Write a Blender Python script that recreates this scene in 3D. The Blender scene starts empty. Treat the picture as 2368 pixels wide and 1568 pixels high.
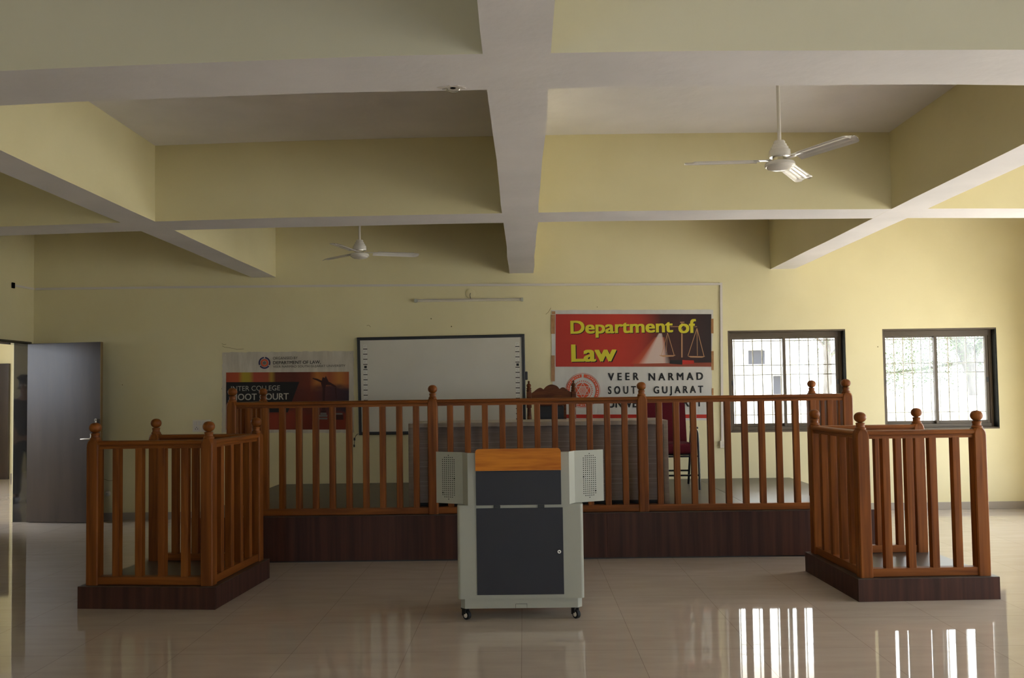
import bpy, bmesh, math, random
from mathutils import Vector, Matrix
PI = math.pi
random.seed(7)
S = bpy.context.scene
COL = S.collection

# ------------------------------------------------------------------ camera
W, H, F, EYE = 2368.0, 1568.0, 2050.0, 1.45
CX, CY = 1182.05, 819.26
pitch, yaw, roll = .042, .0135, -.0145
_d = Vector((-math.sin(yaw)*math.cos(pitch), math.cos(yaw)*math.cos(pitch), math.sin(pitch)))
_r = Vector((math.cos(yaw), math.sin(yaw), 0)); _u = _r.cross(_d)
_r2 = math.cos(roll)*_r + math.sin(roll)*_u; _u2 = -math.sin(roll)*_r + math.cos(roll)*_u
cam = bpy.data.cameras.new('camera'); camo = bpy.data.objects.new('camera', cam); COL.objects.link(camo)
m = Matrix((_r2, _u2, -_d)).transposed().to_4x4(); m.translation = (0, 0, EYE); camo.matrix_world = m
cam.sensor_width = 36; cam.lens = F/W*36; cam.clip_start = .05; cam.clip_end = 300
cam.shift_x = -(CX-W/2)/W; cam.shift_y = (CY-H/2)/W
S.camera = camo
def at(u, v, y):                      # the point of the plane y that the survey of the room gave for u, v
    q = _d + (u-CX)/F*_r2 - (v-CY)/F*_u2; t = y/q.y
    return q.x*t, EYE + q.z*t

# ------------------------------------------------------------------ world, exposure
S.view_settings.view_transform = 'Standard'; S.view_settings.look = 'None'
S.view_settings.gamma = 1; S.view_settings.use_curve_mapping = False
S.view_settings.exposure = 0.14
wd = bpy.data.worlds.new('sky'); S.world = wd; wd.use_nodes = True
bg = wd.node_tree.nodes['Background']; bg.inputs[1].default_value = 7.5
_nt = wd.node_tree; _tc = _nt.nodes.new('ShaderNodeTexCoord'); _sp = _nt.nodes.new('ShaderNodeSeparateXYZ'); _ad = _nt.nodes.new('ShaderNodeMath'); _mr = _nt.nodes.new('ShaderNodeMapRange'); _rp = _nt.nodes.new('ShaderNodeValToRGB')
_ad.operation = 'MULTIPLY_ADD'; _ad.inputs[1].default_value = .35; _mr.inputs['From Min'].default_value = -.9; _mr.inputs['From Max'].default_value = .9
_rp.color_ramp.elements[0].color = (.86, .94, 1.06, 1); _rp.color_ramp.elements[1].color = (.96, .975, 1.0, 1)   # clear blue behind the camera, hazy ahead
_nt.links.new(_tc.outputs['Generated'], _sp.inputs[0]); _nt.links.new(_sp.outputs['X'], _ad.inputs[0]); _nt.links.new(_sp.outputs['Y'], _ad.inputs[2])
_nt.links.new(_ad.outputs[0], _mr.inputs['Value']); _nt.links.new(_mr.outputs[0], _rp.inputs[0]); _nt.links.new(_rp.outputs[0], bg.inputs[0])
_L = bpy.data.lights.new('sun', 'SUN'); _L.energy = 24; _L.color = (1, .985, .965); _L.angle = .009
_o = bpy.data.objects.new('sun', _L); COL.objects.link(_o); _o.rotation_euler = Vector((-.30, .10, -1)).to_track_quat('-Z', 'Y').to_euler()   # high, from the right
S.cycles.use_denoising = True
S.cycles.max_bounces = 10; S.cycles.diffuse_bounces = 6; S.cycles.transparent_max_bounces = 16
S.cycles.sample_clamp_indirect = 12; S.cycles.caustics_reflective = False; S.cycles.caustics_refractive = False
def portal(name, loc, normal, sx, sy):
    L = bpy.data.lights.new(name, 'AREA'); L.shape = 'RECTANGLE'; L.size = sx; L.size_y = sy; L.cycles.is_portal = True
    o = bpy.data.objects.new(name, L); COL.objects.link(o); o.location = loc
    o.rotation_euler = Vector(normal).to_track_quat('-Z', 'Z' if abs(normal[2]) < .9 else 'Y').to_euler()

# room numbers (metres)
XL, XR, YB, YR = -5.85, 5.95, 10.5, -5.0       # wall faces: left, right, back, rear
ZB, ZS = 2.855, 3.47                           # underside of the beams, of the slab
T = .2
# openings
def hole(u0, v0, u1, v1):
    a, b = at(u0, v0, YB), at(u1, v1, YB); return (a[0], b[0], b[1], a[1])
W1 = (2.422, 3.805, .928, 2.130)
W2 = (4.240, 5.575, .934, 2.122)
RW = [(7.3, 9.7), (4.5, 6.5), (1.2, 3.2)]       # right wall windows (y0, y1)
RZ0, RZ1 = .30, 2.30
BWN = [(-3.0, -1.6), (1.6, 3.8)]   # rear wall windows (x0, x1)
for nm, w in (('portal', W1), ('portal', W2)):
    portal(nm, ((w[0]+w[1])/2, YB+T+.06, (w[2]+w[3])/2), (0, -1, 0), w[1]-w[0], w[3]-w[2])
for a, b in RW: portal('portal', (XR+T+.05, (a+b)/2, (RZ0+RZ1)/2), (-1, 0, 0), b-a, RZ1-RZ0)
for a, b in BWN: portal('portal', ((a+b)/2, YR-T-.05, 1.60), (0, 1, 0), b-a, 1.6)
portal('portal', (-9.95, 9.0, 2.2), (1, 0, 0), 10, 1.4)

# ------------------------------------------------------------------ materials
def mat(name, col, rough=.5, spec=.5, metal=0, coat=0):
    m = bpy.data.materials.new(name); m.use_nodes = True
    b = m.node_tree.nodes['Principled BSDF']
    b.inputs['Base Color'].default_value = (*col, 1); b.inputs['Roughness'].default_value = rough
    b.inputs['Specular IOR Level'].default_value = spec; b.inputs['Metallic'].default_value = metal
    b.inputs['Coat Weight'].default_value = coat; b.inputs['Coat Roughness'].default_value = .1
    return m
def N(m, t, **kw):
    n = m.node_tree.nodes.new(t)
    for k, v in kw.items():
        if k in n.inputs: n.inputs[k].default_value = v
        else: setattr(n, k, v)
    return n
def LK(m, a, b): m.node_tree.links.new(a, b)
def BS(m): return m.node_tree.nodes['Principled BSDF']
def ramp(m, fac, stops):
    r = N(m, 'ShaderNodeValToRGB'); e = r.color_ramp.elements
    while len(e) < len(stops): e.new(.5)
    for k, (p, c) in zip(e, stops): k.position = p; k.color = (*c, 1)
    LK(m, fac, r.inputs[0]); return r
def coords(m, scale, obj_random=False):
    tc = N(m, 'ShaderNodeTexCoord'); mp = N(m, 'ShaderNodeMapping'); mp.inputs['Scale'].default_value = scale
    LK(m, tc.outputs['Object'], mp.inputs[0])
    if obj_random:
        oi = N(m, 'ShaderNodeObjectInfo'); ml = N(m, 'ShaderNodeMath', operation='MULTIPLY'); ml.inputs[1].default_value = 37
        LK(m, oi.outputs['Random'], ml.inputs[0]); LK(m, ml.outputs[0], mp.inputs['Location'])
    return mp
def noisy(name, c0, c1, scale, rough=.5, spec=.5, bump=0, nscale=4, detail=5, rnd=False, lo=.35, hi=.65, bscale=None):
    m = mat(name, c0, rough, spec); mp = coords(m, scale, rnd)
    n = N(m, 'ShaderNodeTexNoise'); n.inputs['Scale'].default_value = nscale; n.inputs['Detail'].default_value = detail
    LK(m, mp.outputs[0], n.inputs['Vector'])
    r = ramp(m, n.outputs['Fac'], [(lo, c0), (hi, c1)]); LK(m, r.outputs[0], BS(m).inputs['Base Color'])
    if bump:
        n2 = N(m, 'ShaderNodeTexNoise'); n2.inputs['Scale'].default_value = bscale or nscale*6; n2.inputs['Detail'].default_value = 6
        LK(m, mp.outputs[0], n2.inputs['Vector'])
        bp = N(m, 'ShaderNodeBump'); bp.inputs['Strength'].default_value = bump; bp.inputs['Distance'].default_value = .01
        LK(m, n2.outputs['Fac'], bp.inputs['Height']); LK(m, bp.outputs[0], BS(m).inputs['Normal'])
    return m
M_ = {}
M_['wall'] = noisy('yellow_wall_paint', (.685, .62, .385), (.725, .66, .42), (1, 1, 1), .55, .3, .12, 1.3, 4, bscale=22)
M_['pale'] = noisy('pale_cream_face', (.71, .685, .55), (.75, .725, .59), (1, 1, 1), .55, .3, .12, 1.3, 4, bscale=22)  # paler, less yellow tone, used only on the first cross beam's near face
M_['white'] = noisy('white_ceiling_paint', (.755, .735, .76), (.815, .79, .815), (1, 1, 1), .7, .2, .25, 2.2, 5, bscale=14)
# polished floor tiles
def floor_mat():
    m = mat('polished_tiles', (.4, .35, .3), .06, .5)
    tc = N(m, 'ShaderNodeTexCoord'); mp = N(m, 'ShaderNodeMapping')
    mp.inputs['Location'].default_value = (-1.257, -5.02, 0); LK(m, tc.outputs['Object'], mp.inputs[0])
    br = N(m, 'ShaderNodeTexBrick'); br.offset = 0; br.inputs['Scale'].default_value = 1; br.inputs['Mortar Size'].default_value = .0017
    br.inputs['Brick Width'].default_value = .645; br.inputs['Row Height'].default_value = .65; br.inputs['Bias'].default_value = 0
    br.inputs['Mortar Smooth'].default_value = .1
    br.inputs['Color1'].default_value = (.565, .49, .425, 1); br.inputs['Color2'].default_value = (.585, .51, .44, 1)
    br.inputs['Mortar'].default_value = (.37, .315, .27, 1)
    LK(m, mp.outputs[0], br.inputs['Vector'])
    mp2 = N(m, 'ShaderNodeMapping'); mp2.inputs['Scale'].default_value = (1.2, 5, 1); LK(m, tc.outputs['Object'], mp2.inputs[0])
    n = N(m, 'ShaderNodeTexNoise'); n.inputs['Scale'].default_value = 2.2; n.inputs['Detail'].default_value = 8; LK(m, mp2.outputs[0], n.inputs['Vector'])
    r = ramp(m, n.outputs['Fac'], [(.3, (.90, .89, .88)), (.7, (1, 1, 1))])
    mx = N(m, 'ShaderNodeMix', data_type='RGBA', blend_type='MULTIPLY'); mx.inputs[0].default_value = 1
    LK(m, br.outputs['Color'], mx.inputs[6]); LK(m, r.outputs[0], mx.inputs[7]); LK(m, mx.outputs[2], BS(m).inputs['Base Color'])
    n2 = N(m, 'ShaderNodeTexNoise'); n2.inputs['Scale'].default_value = 3; n2.inputs['Detail'].default_value = 6; LK(m, tc.outputs['Object'], n2.inputs['Vector'])
    mr = N(m, 'ShaderNodeMapRange'); mr.inputs['To Min'].default_value = .018; mr.inputs['To Max'].default_value = .05
    LK(m, n2.outputs['Fac'], mr.inputs['Value']); LK(m, mr.outputs[0], BS(m).inputs['Roughness'])
    return m
M_['floor'] = floor_mat()
def wood(axis):
    sc = [26, 26, 26]; sc[axis] = 1.4
    m = mat('teak_' + 'xyz'[axis], (.3, .1, .03), .44, .24); mp = coords(m, sc, True)
    n = N(m, 'ShaderNodeTexNoise'); n.inputs['Scale'].default_value = 1; n.inputs['Detail'].default_value = 7; n.inputs['Distortion'].default_value = .6
    LK(m, mp.outputs[0], n.inputs['Vector'])
    r = ramp(m, n.outputs['Fac'], [(.25, (.105, .027, .004)), (.5, (.205, .060, .009)), (.75, (.30, .100, .016))])
    LK(m, r.outputs[0], BS(m).inputs['Base Color'])
    return m
TX, TY, TZ = wood(0), wood(1), wood(2)
TX_, TD = TX, noisy('dark_polished_wood', (.085, .022, .007), (.15, .045, .013), (2, 12, 12), .45, .2, 0, 3)
M_['laminate'] = noisy('dark_laminate', (.036, .014, .010), (.078, .029, .019), (9, 9, .35), .48, .3, 0, 2.2, 6)
M_['vinyl'] = noisy('stage_vinyl', (.042, .033, .027), (.058, .046, .038), (1, 1, 1), .36, .7, .05, 3)
M_['grey'] = mat('podium_grey_paint', (.41, .42, .365), .42, .4)
M_['slate'] = mat('podium_dark_panel', (.032, .034, .044), .5, .35)
M_['orange'] = noisy('varnished_pine', (.46, .125, .005), (.66, .225, .012), (2.2, 26, 26), .40, .25, 0, 1.6, 8, lo=.32, hi=.6)
M_['black'] = mat('black_plastic', (.012, .012, .012), .4, .5)
M_['rubber'] = mat('caster_rubber', (.02, .02, .021), .6, .3)
M_['steel'] = mat('brushed_steel', (.72, .70, .66), .25, .5, 1)
M_['hole'] = mat('speaker_hole', (.008, .008, .008), .8, .1)
M_['fan'] = mat('fan_white_enamel', (.70, .67, .64), .14, .6)
M_['cream'] = mat('cream_plastic', (.70, .65, .55), .4, .4)
M_['pvc'] = mat('white_conduit', (.64, .60, .57), .5, .3)
M_['desk'] = noisy('desk_laminate', (.235, .19, .172), (.29, .24, .218), (1.2, 1.2, 26), .5, .35, 0, 3, 6)
M_['desk_edge'] = noisy('desk_edge_band', (.36, .315, .27), (.42, .37, .32), (1.2, 20, 20), .4, .4, 0, 3)
M_['desk_line'] = mat('desk_inlay', (.40, .35, .31), .5, .3)
M_['maroon'] = noisy('maroon_fabric', (.085, .008, .014), (.12, .012, .02), (60, 60, 60), .85, .15, .2, 4)
M_['tube'] = mat('black_tube', (.012, .012, .013), .25, .55)
M_['pad'] = mat('black_leatherette', (.014, .013, .015), .38, .4)
M_['alu'] = mat('brown_aluminium', (.095, .070, .045), .42, .3, .0)
M_['stone'] = noisy('black_granite', (.010, .011, .010), (.022, .024, .021), (1, 1, 1), .5, .15, .1, 60, 4)
M_['grille'] = mat('window_grille_paint', (.62, .59, .52), .6, .3)
M_['door'] = noisy('door_laminate', (.030, .020, .017), (.046, .031, .026), (3, 3, .5), .36, .5, .03, 2)
M_['doorlip'] = mat('door_lipping', (.20, .13, .05), .5)
M_['jamb'] = mat('polished_dark_frame', (.022, .021, .021), .05, .95)
M_['skirt'] = mat('skirting_tile', (.33, .29, .25), .3, .4)
M_['board'] = noisy('board_surface', (.57, .54, .47), (.60, .57, .50), (1, 1, 1), .35, .4, 0, 2)
def glass_mat():
    m = bpy.data.materials.new('window_glass'); m.use_nodes = True; nt = m.node_tree; nt.nodes.clear()
    o = N(m, 'ShaderNodeOutputMaterial'); a = N(m, 'ShaderNodeBsdfTransparent'); a.inputs[0].default_value = (.97, .985, .98, 1)
    g = N(m, 'ShaderNodeBsdfGlossy'); g.inputs['Roughness'].default_value = .02; x = N(m, 'ShaderNodeMixShader'); x.inputs[0].default_value = .03
    LK(m, a.outputs[0], x.inputs[1]); LK(m, g.outputs[0], x.inputs[2]); LK(m, x.outputs[0], o.inputs[0]); return m
M_['glass'] = glass_mat()

# ------------------------------------------------------------------ mesh helpers
class MB:
    def __init__(s): s.b = bmesh.new()
    def _new(s, n0, mi):
        s.b.faces.ensure_lookup_table()
        for f in s.b.faces[n0:]: f.material_index = mi
    def box(s, x0, x1, y0, y1, z0, z1, bev=0, mi=0, seg=2, edges=None):
        n0 = len(s.b.faces)
        g = bmesh.ops.create_cube(s.b, size=1)['verts']
        for v in g: v.co = Vector(((x0+x1)/2+v.co.x*(x1-x0), (y0+y1)/2+v.co.y*(y1-y0), (z0+z1)/2+v.co.z*(z1-z0)))
        if bev:
            es = list({e for v in g for e in v.link_edges})
            if edges is not None: es = [e for e in es if abs((e.verts[0].co-e.verts[1].co)[edges]) > 1e-6]
            fs0 = set(s.b.faces[:n0]) if n0 else set()
            bmesh.ops.bevel(s.b, geom=es, offset=bev, segments=seg, affect='EDGES', profile=.5)
            for f in s.b.faces:
                if f not in fs0 : f.material_index = mi
        else: s._new(n0, mi)
        return s
    def quadbox(s, pts, z0, z1, mi=0):          # any plan polygon, from z0 to z1 (ccw)
        return s.prism([(p[0], p[1]) for p in pts], 'z', z0, z1, mi)
    def prism(s, poly, axis, a, b, mi=0):
        n0 = len(s.b.faces)
        def P(p, t): return {'z': (p[0], p[1], t), 'x': (t, p[0], p[1]), 'y': (p[0], t, p[1])}[axis]
        A = [s.b.verts.new(P(p, a)) for p in poly]; B = [s.b.verts.new(P(p, b)) for p in poly]; n = len(poly)
        for i in range(n): s.b.faces.new((A[i], A[(i+1) % n], B[(i+1) % n], B[i]))
        s.b.faces.new(A[::-1]); s.b.faces.new(B); s._new(n0, mi); return s
    def lathe(s, prof, c=(0, 0, 0), seg=24, mi=0, axis='z'):
        n0 = len(s.b.faces); R = []
        for r, z in prof:
            ring = []
            for k in range(seg):
                a = 2*PI*k/seg; p = (r*math.cos(a), r*math.sin(a), z)
                if axis == 'x': p = (p[2], p[0], p[1])
                elif axis == 'y': p = (p[1], p[2], p[0])
                ring.append(s.b.verts.new((c[0]+p[0], c[1]+p[1], c[2]+p[2])))
            R.append(ring)
        for A, B in zip(R, R[1:]):
            for k in range(seg): s.b.faces.new((A[k], A[(k+1) % seg], B[(k+1) % seg], B[k]))
        s.b.faces.new(R[0][::-1]); s.b.faces.new(R[-1]); s._new(n0, mi); return s
    def tube(s, pts, r, seg=10, mi=0, smooth=0):
        pts = [Vector(p) for p in pts]
        for _ in range(smooth):
            q = [pts[0]]
            for a, b in zip(pts, pts[1:]): q += [a*.75+b*.25, a*.25+b*.75]
            pts = q+[pts[-1]]
        n0 = len(s.b.faces); R = []; up = Vector((.13, .31, .94))
        for i, p in enumerate(pts):
            t = (pts[min(i+1, len(pts)-1)]-pts[max(i-1, 0)]).normalized()
            if abs(t.dot(up)) > .97: up = Vector((.9, .3, .1))
            a = t.cross(up).normalized(); b = t.cross(a).normalized(); up = -b if b.dot(up) < 0 else b
            rr = r[i] if isinstance(r, (list, tuple)) and len(r) == len(pts) else (r if not isinstance(r, (list, tuple)) else r[0]+(r[1]-r[0])*i/(len(pts)-1))
            R.append([s.b.verts.new(p+rr*(math.cos(2*PI*k/seg)*a+math.sin(2*PI*k/seg)*b)) for k in range(seg)])
        for A, B in zip(R, R[1:]):
            for k in range(seg): s.b.faces.new((A[k], A[(k+1) % seg], B[(k+1) % seg], B[k]))
        s.b.faces.new(R[0][::-1]); s.b.faces.new(R[-1]); s._new(n0, mi); return s
    def poly(s, pts, mi=0):
        f = s.b.faces.new([s.b.verts.new(p) for p in pts]); f.material_index = mi; return s
    def build(s, name, mats, parent=None, loc=None, rotz=0, smooth=40, recalc=True):
        if recalc: bmesh.ops.recalc_face_normals(s.b, faces=s.b.faces[:])
        me = bpy.data.meshes.new(name); s.b.to_mesh(me); s.b.free()
        for mm in (mats if isinstance(mats, (list, tuple)) else [mats]): me.materials.append(mm)
        if smooth: me.shade_smooth(); me.set_sharp_from_angle(angle=math.radians(smooth))
        o = bpy.data.objects.new(name, me); COL.objects.link(o); o.parent = parent
        if loc: o.location = loc
        o.rotation_euler.z = rotz
        if smooth and len(me.polygons) < 4000:
            w = o.modifiers.new('flat faces', 'WEIGHTED_NORMAL'); w.keep_sharp = True
        return o
def thing(name, label, cat, loc=(0, 0, 0), rotz=0, group=None):
    o = bpy.data.objects.new(name, None); o.empty_display_size = .1; COL.objects.link(o); o.location = loc; o.rotation_euler.z = rotz
    return tag(o, label, cat, group)
def tag(o, label=None, cat=None, group=None, kind=None):
    if label: o['label'] = label
    if cat: o['category'] = cat
    if group: o['group'] = group
    if kind: o['kind'] = kind
    return o
def copy_tree(o, parent=None):
    c = o.copy(); COL.objects.link(c); c.parent = parent
    for ch in list(o.children): copy_tree(ch, c)
    return c
def struct(o, label=None): o['kind'] = 'structure'; return o

# ------------------------------------------------------------------ the shell
def wall(name, axis, a0, a1, z0, z1, f0, f1, holes, m):
    """axis 'x': runs along x between y faces f0, f1; axis 'y': runs along y between x faces."""
    A = sorted({a0, a1, *[h[0] for h in holes], *[h[1] for h in holes]}); Z = sorted({z0, z1, *[h[2] for h in holes], *[h[3] for h in holes]})
    mb = MB()
    for i in range(len(A)-1):
        for k in range(len(Z)-1):
            ca, cz = (A[i]+A[i+1])/2, (Z[k]+Z[k+1])/2
            if any(h[0] < ca < h[1] and h[2] < cz < h[3] for h in holes): continue
            if axis == 'x': mb.box(A[i], A[i+1], f0, f1, Z[k], Z[k+1])
            else: mb.box(f0, f1, A[i], A[i+1], Z[k], Z[k+1])
    bmesh.ops.remove_doubles(mb.b, verts=mb.b.verts[:], dist=1e-5)
    mb.b.verts.index_update()
    seen = {}
    for f in mb.b.faces: seen.setdefault(tuple(sorted(v.index for v in f.verts)), []).append(f)
    bmesh.ops.delete(mb.b, geom=[f for v in seen.values() if len(v) > 1 for f in v], context='FACES_ONLY')
    return struct(mb.build(name, m, smooth=0))
ZT = ZS+.15
struct(MB().box(-10.2, XR+T, YR-T, 16.0, -.12, 0).build('floor', M_['floor'], smooth=0))
struct(MB().box(-10.2, XR+T, YR-T, 16.2, ZS, ZT).build('ceiling', M_['white'], smooth=0))
DY0, DY1, DZ = 9.44, 10.42, 2.10
wall('wall_back', 'x', XL, XR+T, 0, ZS, YB, YB+T, [W1, W2], M_['wall'])
wall('wall_left', 'y', YR, 16.0, 0, ZS, XL-T, XL, [(DY0, DY1, 0, DZ)], M_['wall'])
wall('wall_right', 'y', YR, YB, 0, ZS, XR, XR+T, [(a, b, RZ0, RZ1) for a, b in RW], M_['wall'])
wall('wall_rear', 'x', XL-T, XR+T, 0, ZS, YR-T, YR, [(a, b, .80, 2.40) for a, b in BWN], M_['wall'])
wall('wall_corridor', 'x', -10.2, XL-T, 0, ZS, 16.0, 16.2, [], M_['wall'])
wall('wall_parapet', 'y', YR, 16.0, 0, ZS, -10.2, -10.0, [(4.0, 14.0, 1.5, 2.9)], M_['wall'])
# skirting
struct(MB().box(XL+.012, XR-.012, YB-.012, YB, 0, .085, .003).build('baseboard_back', M_['skirt']))
struct(MB().box(XL, XL+.012, YR, DY0-.09, 0, .085, .003).build('baseboard_left', M_['skirt']))
struct(MB().box(XR-.012, XR, YR, YB-.012, 0, .085, .003).build('baseboard_right', M_['skirt']))
struct(MB().box(-9.31, XL-T, 15.988, 16.0, 0, .10, .003).build('baseboard_corridor', M_['skirt']))
# beams: yellow sides, white undersides
def beam_long(xa, xb):
    mb = MB(); n = 24; ys = [YR+(YB-YR)*k/n for k in range(n+1)]
    V = []
    for k, y in enumerate(ys):
        j = lambda s: .004*math.sin(y*2.3+s*1.7)+.003*math.sin(y*5.1+s)
        V.append([mb.b.verts.new(p) for p in ((xa+j(1), y, ZB-.0006), (xb+j(2), y, ZB-.0006), (xb+j(3)*.4, y, ZS), (xa+j(4)*.4, y, ZS))])
    for A, B in zip(V, V[1:]):
        for k, mi in ((0, 1), (1, 0), (3, 0)):
            f = mb.b.faces.new((A[k], A[(k+1) % 4], B[(k+1) % 4], B[k])); f.material_index = mi
    return struct(mb.build('ceiling_beam', [M_['wall'], M_['white']], smooth=30))
for xa, xb in ((-3.225, -2.940), (-.147, .136), (2.945, 3.232)): beam_long(xa, xb)
def beam_cross(yn, kn, yf, kf, near=0):
    mb = MB(); n = 48; V = []
    for k in range(n+1):
        x = XL+(XR-XL)*k/n; j = lambda s: .005*math.sin(x*2.1+s*1.9+yn)+.003*math.sin(x*4.7+s)
        a, b = yn+kn*x*x+j(1), yf+kf*x*x+j(2)
        V.append([mb.b.verts.new(p) for p in ((x, a, ZB), (x, b, ZB), (x, yf+kf*x*x, ZS), (x, yn+kn*x*x, ZS))])
    for A, B in zip(V, V[1:]):
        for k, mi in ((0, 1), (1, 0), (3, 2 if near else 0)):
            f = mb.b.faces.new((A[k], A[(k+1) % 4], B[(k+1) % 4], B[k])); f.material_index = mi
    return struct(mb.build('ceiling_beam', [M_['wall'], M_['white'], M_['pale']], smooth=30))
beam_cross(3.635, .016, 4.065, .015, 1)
beam_cross(6.93, .011, 7.335, .0095)
beam_cross(.42, 0, .84, 0); beam_cross(-2.85, 0, -2.43, 0)

# windows: recessed brown sliding frames with an outer grille
def window(name, w, seen=True):
    x0, x1, z0, z1 = w; t = bpy.data.objects.new(name, None); COL.objects.link(t); t.location = ((x0+x1)/2, YB, z0); struct(t)
    hw, h = (x1-x0)/2, z1-z0
    mb = MB(); d = T+.03; k = .018
    mb.box(-hw, -hw+k, .002, d, k, h-k); mb.box(hw-k, hw, .002, d, k, h-k, mi=1); mb.box(-hw, hw, .002, d, h-k, h); mb.box(-hw, hw, .002, d, 0, k)
    mb.build('window_reveal', [M_['alu'], M_['stone']], t)
    a = hw-k; f = .034; z_ = h-k
    mb = MB(); ya, yb = .085, .185
    mb.box(-a, -a+f, ya, yb, k, z_, .003); mb.box(a-f, a, ya, yb, k, z_, .003)
    mb.box(-a+f, a-f, ya, yb, z_-.055, z_, .003); mb.box(-a+f, a-f, ya, yb, k, k+.045, .003)
    mb.box(-a+f, a-f, ya+.004, ya+.012, z_-.07, z_-.055); mb.build('window_frame', M_['alu'], t)
    for s, yo in ((-1, .135), (1, .100)):
        b0, b1 = (-a+f, .02) if s < 0 else (-.02, a-f); s_ = .036
        zb, zt = k+.045, z_-.055
        mb = MB(); mb.box(b0, b0+s_, yo, yo+.028, zb, zt, .003); mb.box(b1-s_, b1, yo, yo+.028, zb, zt, .003)
        mb.box(b0+s_, b1-s_, yo, yo+.028, zb, zb+s_, .003); mb.box(b0+s_, b1-s_, yo, yo+.028, zt-s_*.7, zt, .003)
        so = mb.build('sash', M_['alu'], t)
        MB().box(b0+s_-.004, b1-s_+.004, yo+.012, yo+.016, zb+s_-.004, zt-s_*.7+.004).build('pane', M_['glass'], so, smooth=0)
        lx = b1-s_*.5 if s > 0 else b0+s_*.5
        MB().box(lx-.008, lx+.008, yo-.012, yo, h*.46, h*.46+.06, .003).build('latch', M_['black'], so)
    mb = MB(); yg = .255
    for i in range(13): mb.box(-hw+.02+i*(2*hw-.04)/12-.0055, -hw+.02+i*(2*hw-.04)/12+.0055, yg, yg+.011, .02, h-.02)
    for q in (.075, .165, .565, .66, .905, .965): mb.box(-hw, hw, yg-.008, yg, h*q-.0055, h*q+.0055)
    mb.box(-hw-.01, -hw+.012, yg-.05, yg+.008, 0, h); mb.box(hw-.012, hw+.01, yg-.05, yg+.008, 0, h)
    mb.build('window_grille', M_['grille'], t)
    return t
window('window_1', W1); window('window_2', W2)
def side_window(name, c, rotz, w, h=1.2):
    t = bpy.data.objects.new(name, None); COL.objects.link(t); t.location = c; t.rotation_euler.z = rotz; struct(t)
    hw = w/2; mb = MB()
    for a, b, z0, z1 in ((-hw, -hw+.05, 0, h), (hw-.05, hw, 0, h), (-.025, .025, .05, h-.05), (-hw+.05, hw-.05, 0, .05), (-hw+.05, hw-.05, h-.05, h)):
        mb.box(a, b, .08, .16, z0, z1, .003)
    mb.build('window_frame', M_['alu'], t)
    for a, b in ((-hw+.05, -.025), (.025, hw-.05)): MB().box(a, b, .118, .122, .05, h-.05).build('pane', M_['glass'], t, smooth=0)
wn = 3
for a, b in RW: side_window('window_%d' % wn, (XR, (a+b)/2, RZ0), -PI/2, b-a, RZ1-RZ0); wn += 1
for a, b in BWN: side_window('window_%d' % wn, ((a+b)/2, YR, .80), PI, b-a, 1.6); wn += 1

# ------------------------------------------------------------------ left door, its frame and the corridor door
mb = MB()
mb.box(XL-T+.02, XL+.004, DY1-.012, DY1, 0, DZ-.012); mb.box(XL-T-.004, XL+.004, DY0, DY0+.012, 0, DZ-.012)
mb.box(XL-T-.004, XL+.004, DY0, DY1, DZ-.012, DZ)
mb.box(XL, XL+.008, DY0-.07, DY0, 0, DZ+.02, .002); mb.box(XL, XL+.008, DY0, DY1+.03, DZ, DZ+.02, .002)
struct(mb.build('trim_1', M_['jamb'], smooth=0))
dl = .955
d1 = MB().box(0, dl, -.04, 0, .008, DZ-.005, .002).build('door_1', M_['door'], None, (XL+.012, DY1-.012, 0), -.17)
struct(d1)
MB().box(dl, dl+.006, -.04, 0, .008, DZ-.005, .001).build('door_edge', M_['doorlip'], d1)
mb = MB(); hx, hz = dl-.105, .975
mb.box(hx-.018, hx+.018, -.047, -.04, hz-.11, hz+.06, .003); mb.lathe([(.009, -.085), (.009, -.045)], (hx, 0, hz), 12, axis='y')
mb.tube([(hx+.004, -.082, hz), (hx-.05, -.084, hz), (hx-.115, -.08, hz-.004)], .009, 10)
mb.build('door_handle', M_['steel'], d1)
hx += .06
MB().box(hx-.012, hx+.012, -.055, -.04, 1.10, 1.205, .003).lathe([(.006, -.075), (.009, -.07), (.009, -.055)], (hx, 0, 1.19), 12, axis='y').build('tower_bolt', M_['steel'], d1)
d2 = struct(MB().box(-10.0, -9.33, 15.94, 15.999, 0, 2.09, .004).build('door_2', M_['door']))
MB().box(-9.95, -9.92, 15.88, 15.94, .98, 1.1, .004).build('door_handle', M_['steel'], d2)

# ------------------------------------------------------------------ stage platform
PX0, PX1, PY0, PZ = -2.90, 3.10, 7.70, .395
pt = thing('stage_platform', 'low dark brown stage platform running under the long railing', 'platform', (0, 0, 0))
mb = MB(); seam = [PX0, .70, PX1]
for a, b in zip(seam, seam[1:]): mb.box(a+.0008, b-.0008, PY0, PY0+.018, .012, PZ-.004, .001)
mb.box(PX0, PX0+.018, PY0+.018, YB-.014, .012, PZ-.004); mb.box(PX1-.018, PX1, PY0+.018, YB-.014, .012, PZ-.004)
mb.build('fascia', M_['laminate'], pt)
mb = MB(); mb.box(PX0+.03, PX1-.03, PY0+.02, YB-.016, 0, .02); mb.build('base', M_['black'], pt)
mb = MB()
for a, b in ((PX0-.004, .35), (.352, 2.02), (2.022, PX1+.004)): mb.box(a, b, PY0-.004, YB-.014, PZ-.004, PZ, .0015)
mb.build('floor_covering', M_['vinyl'], pt)

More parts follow.
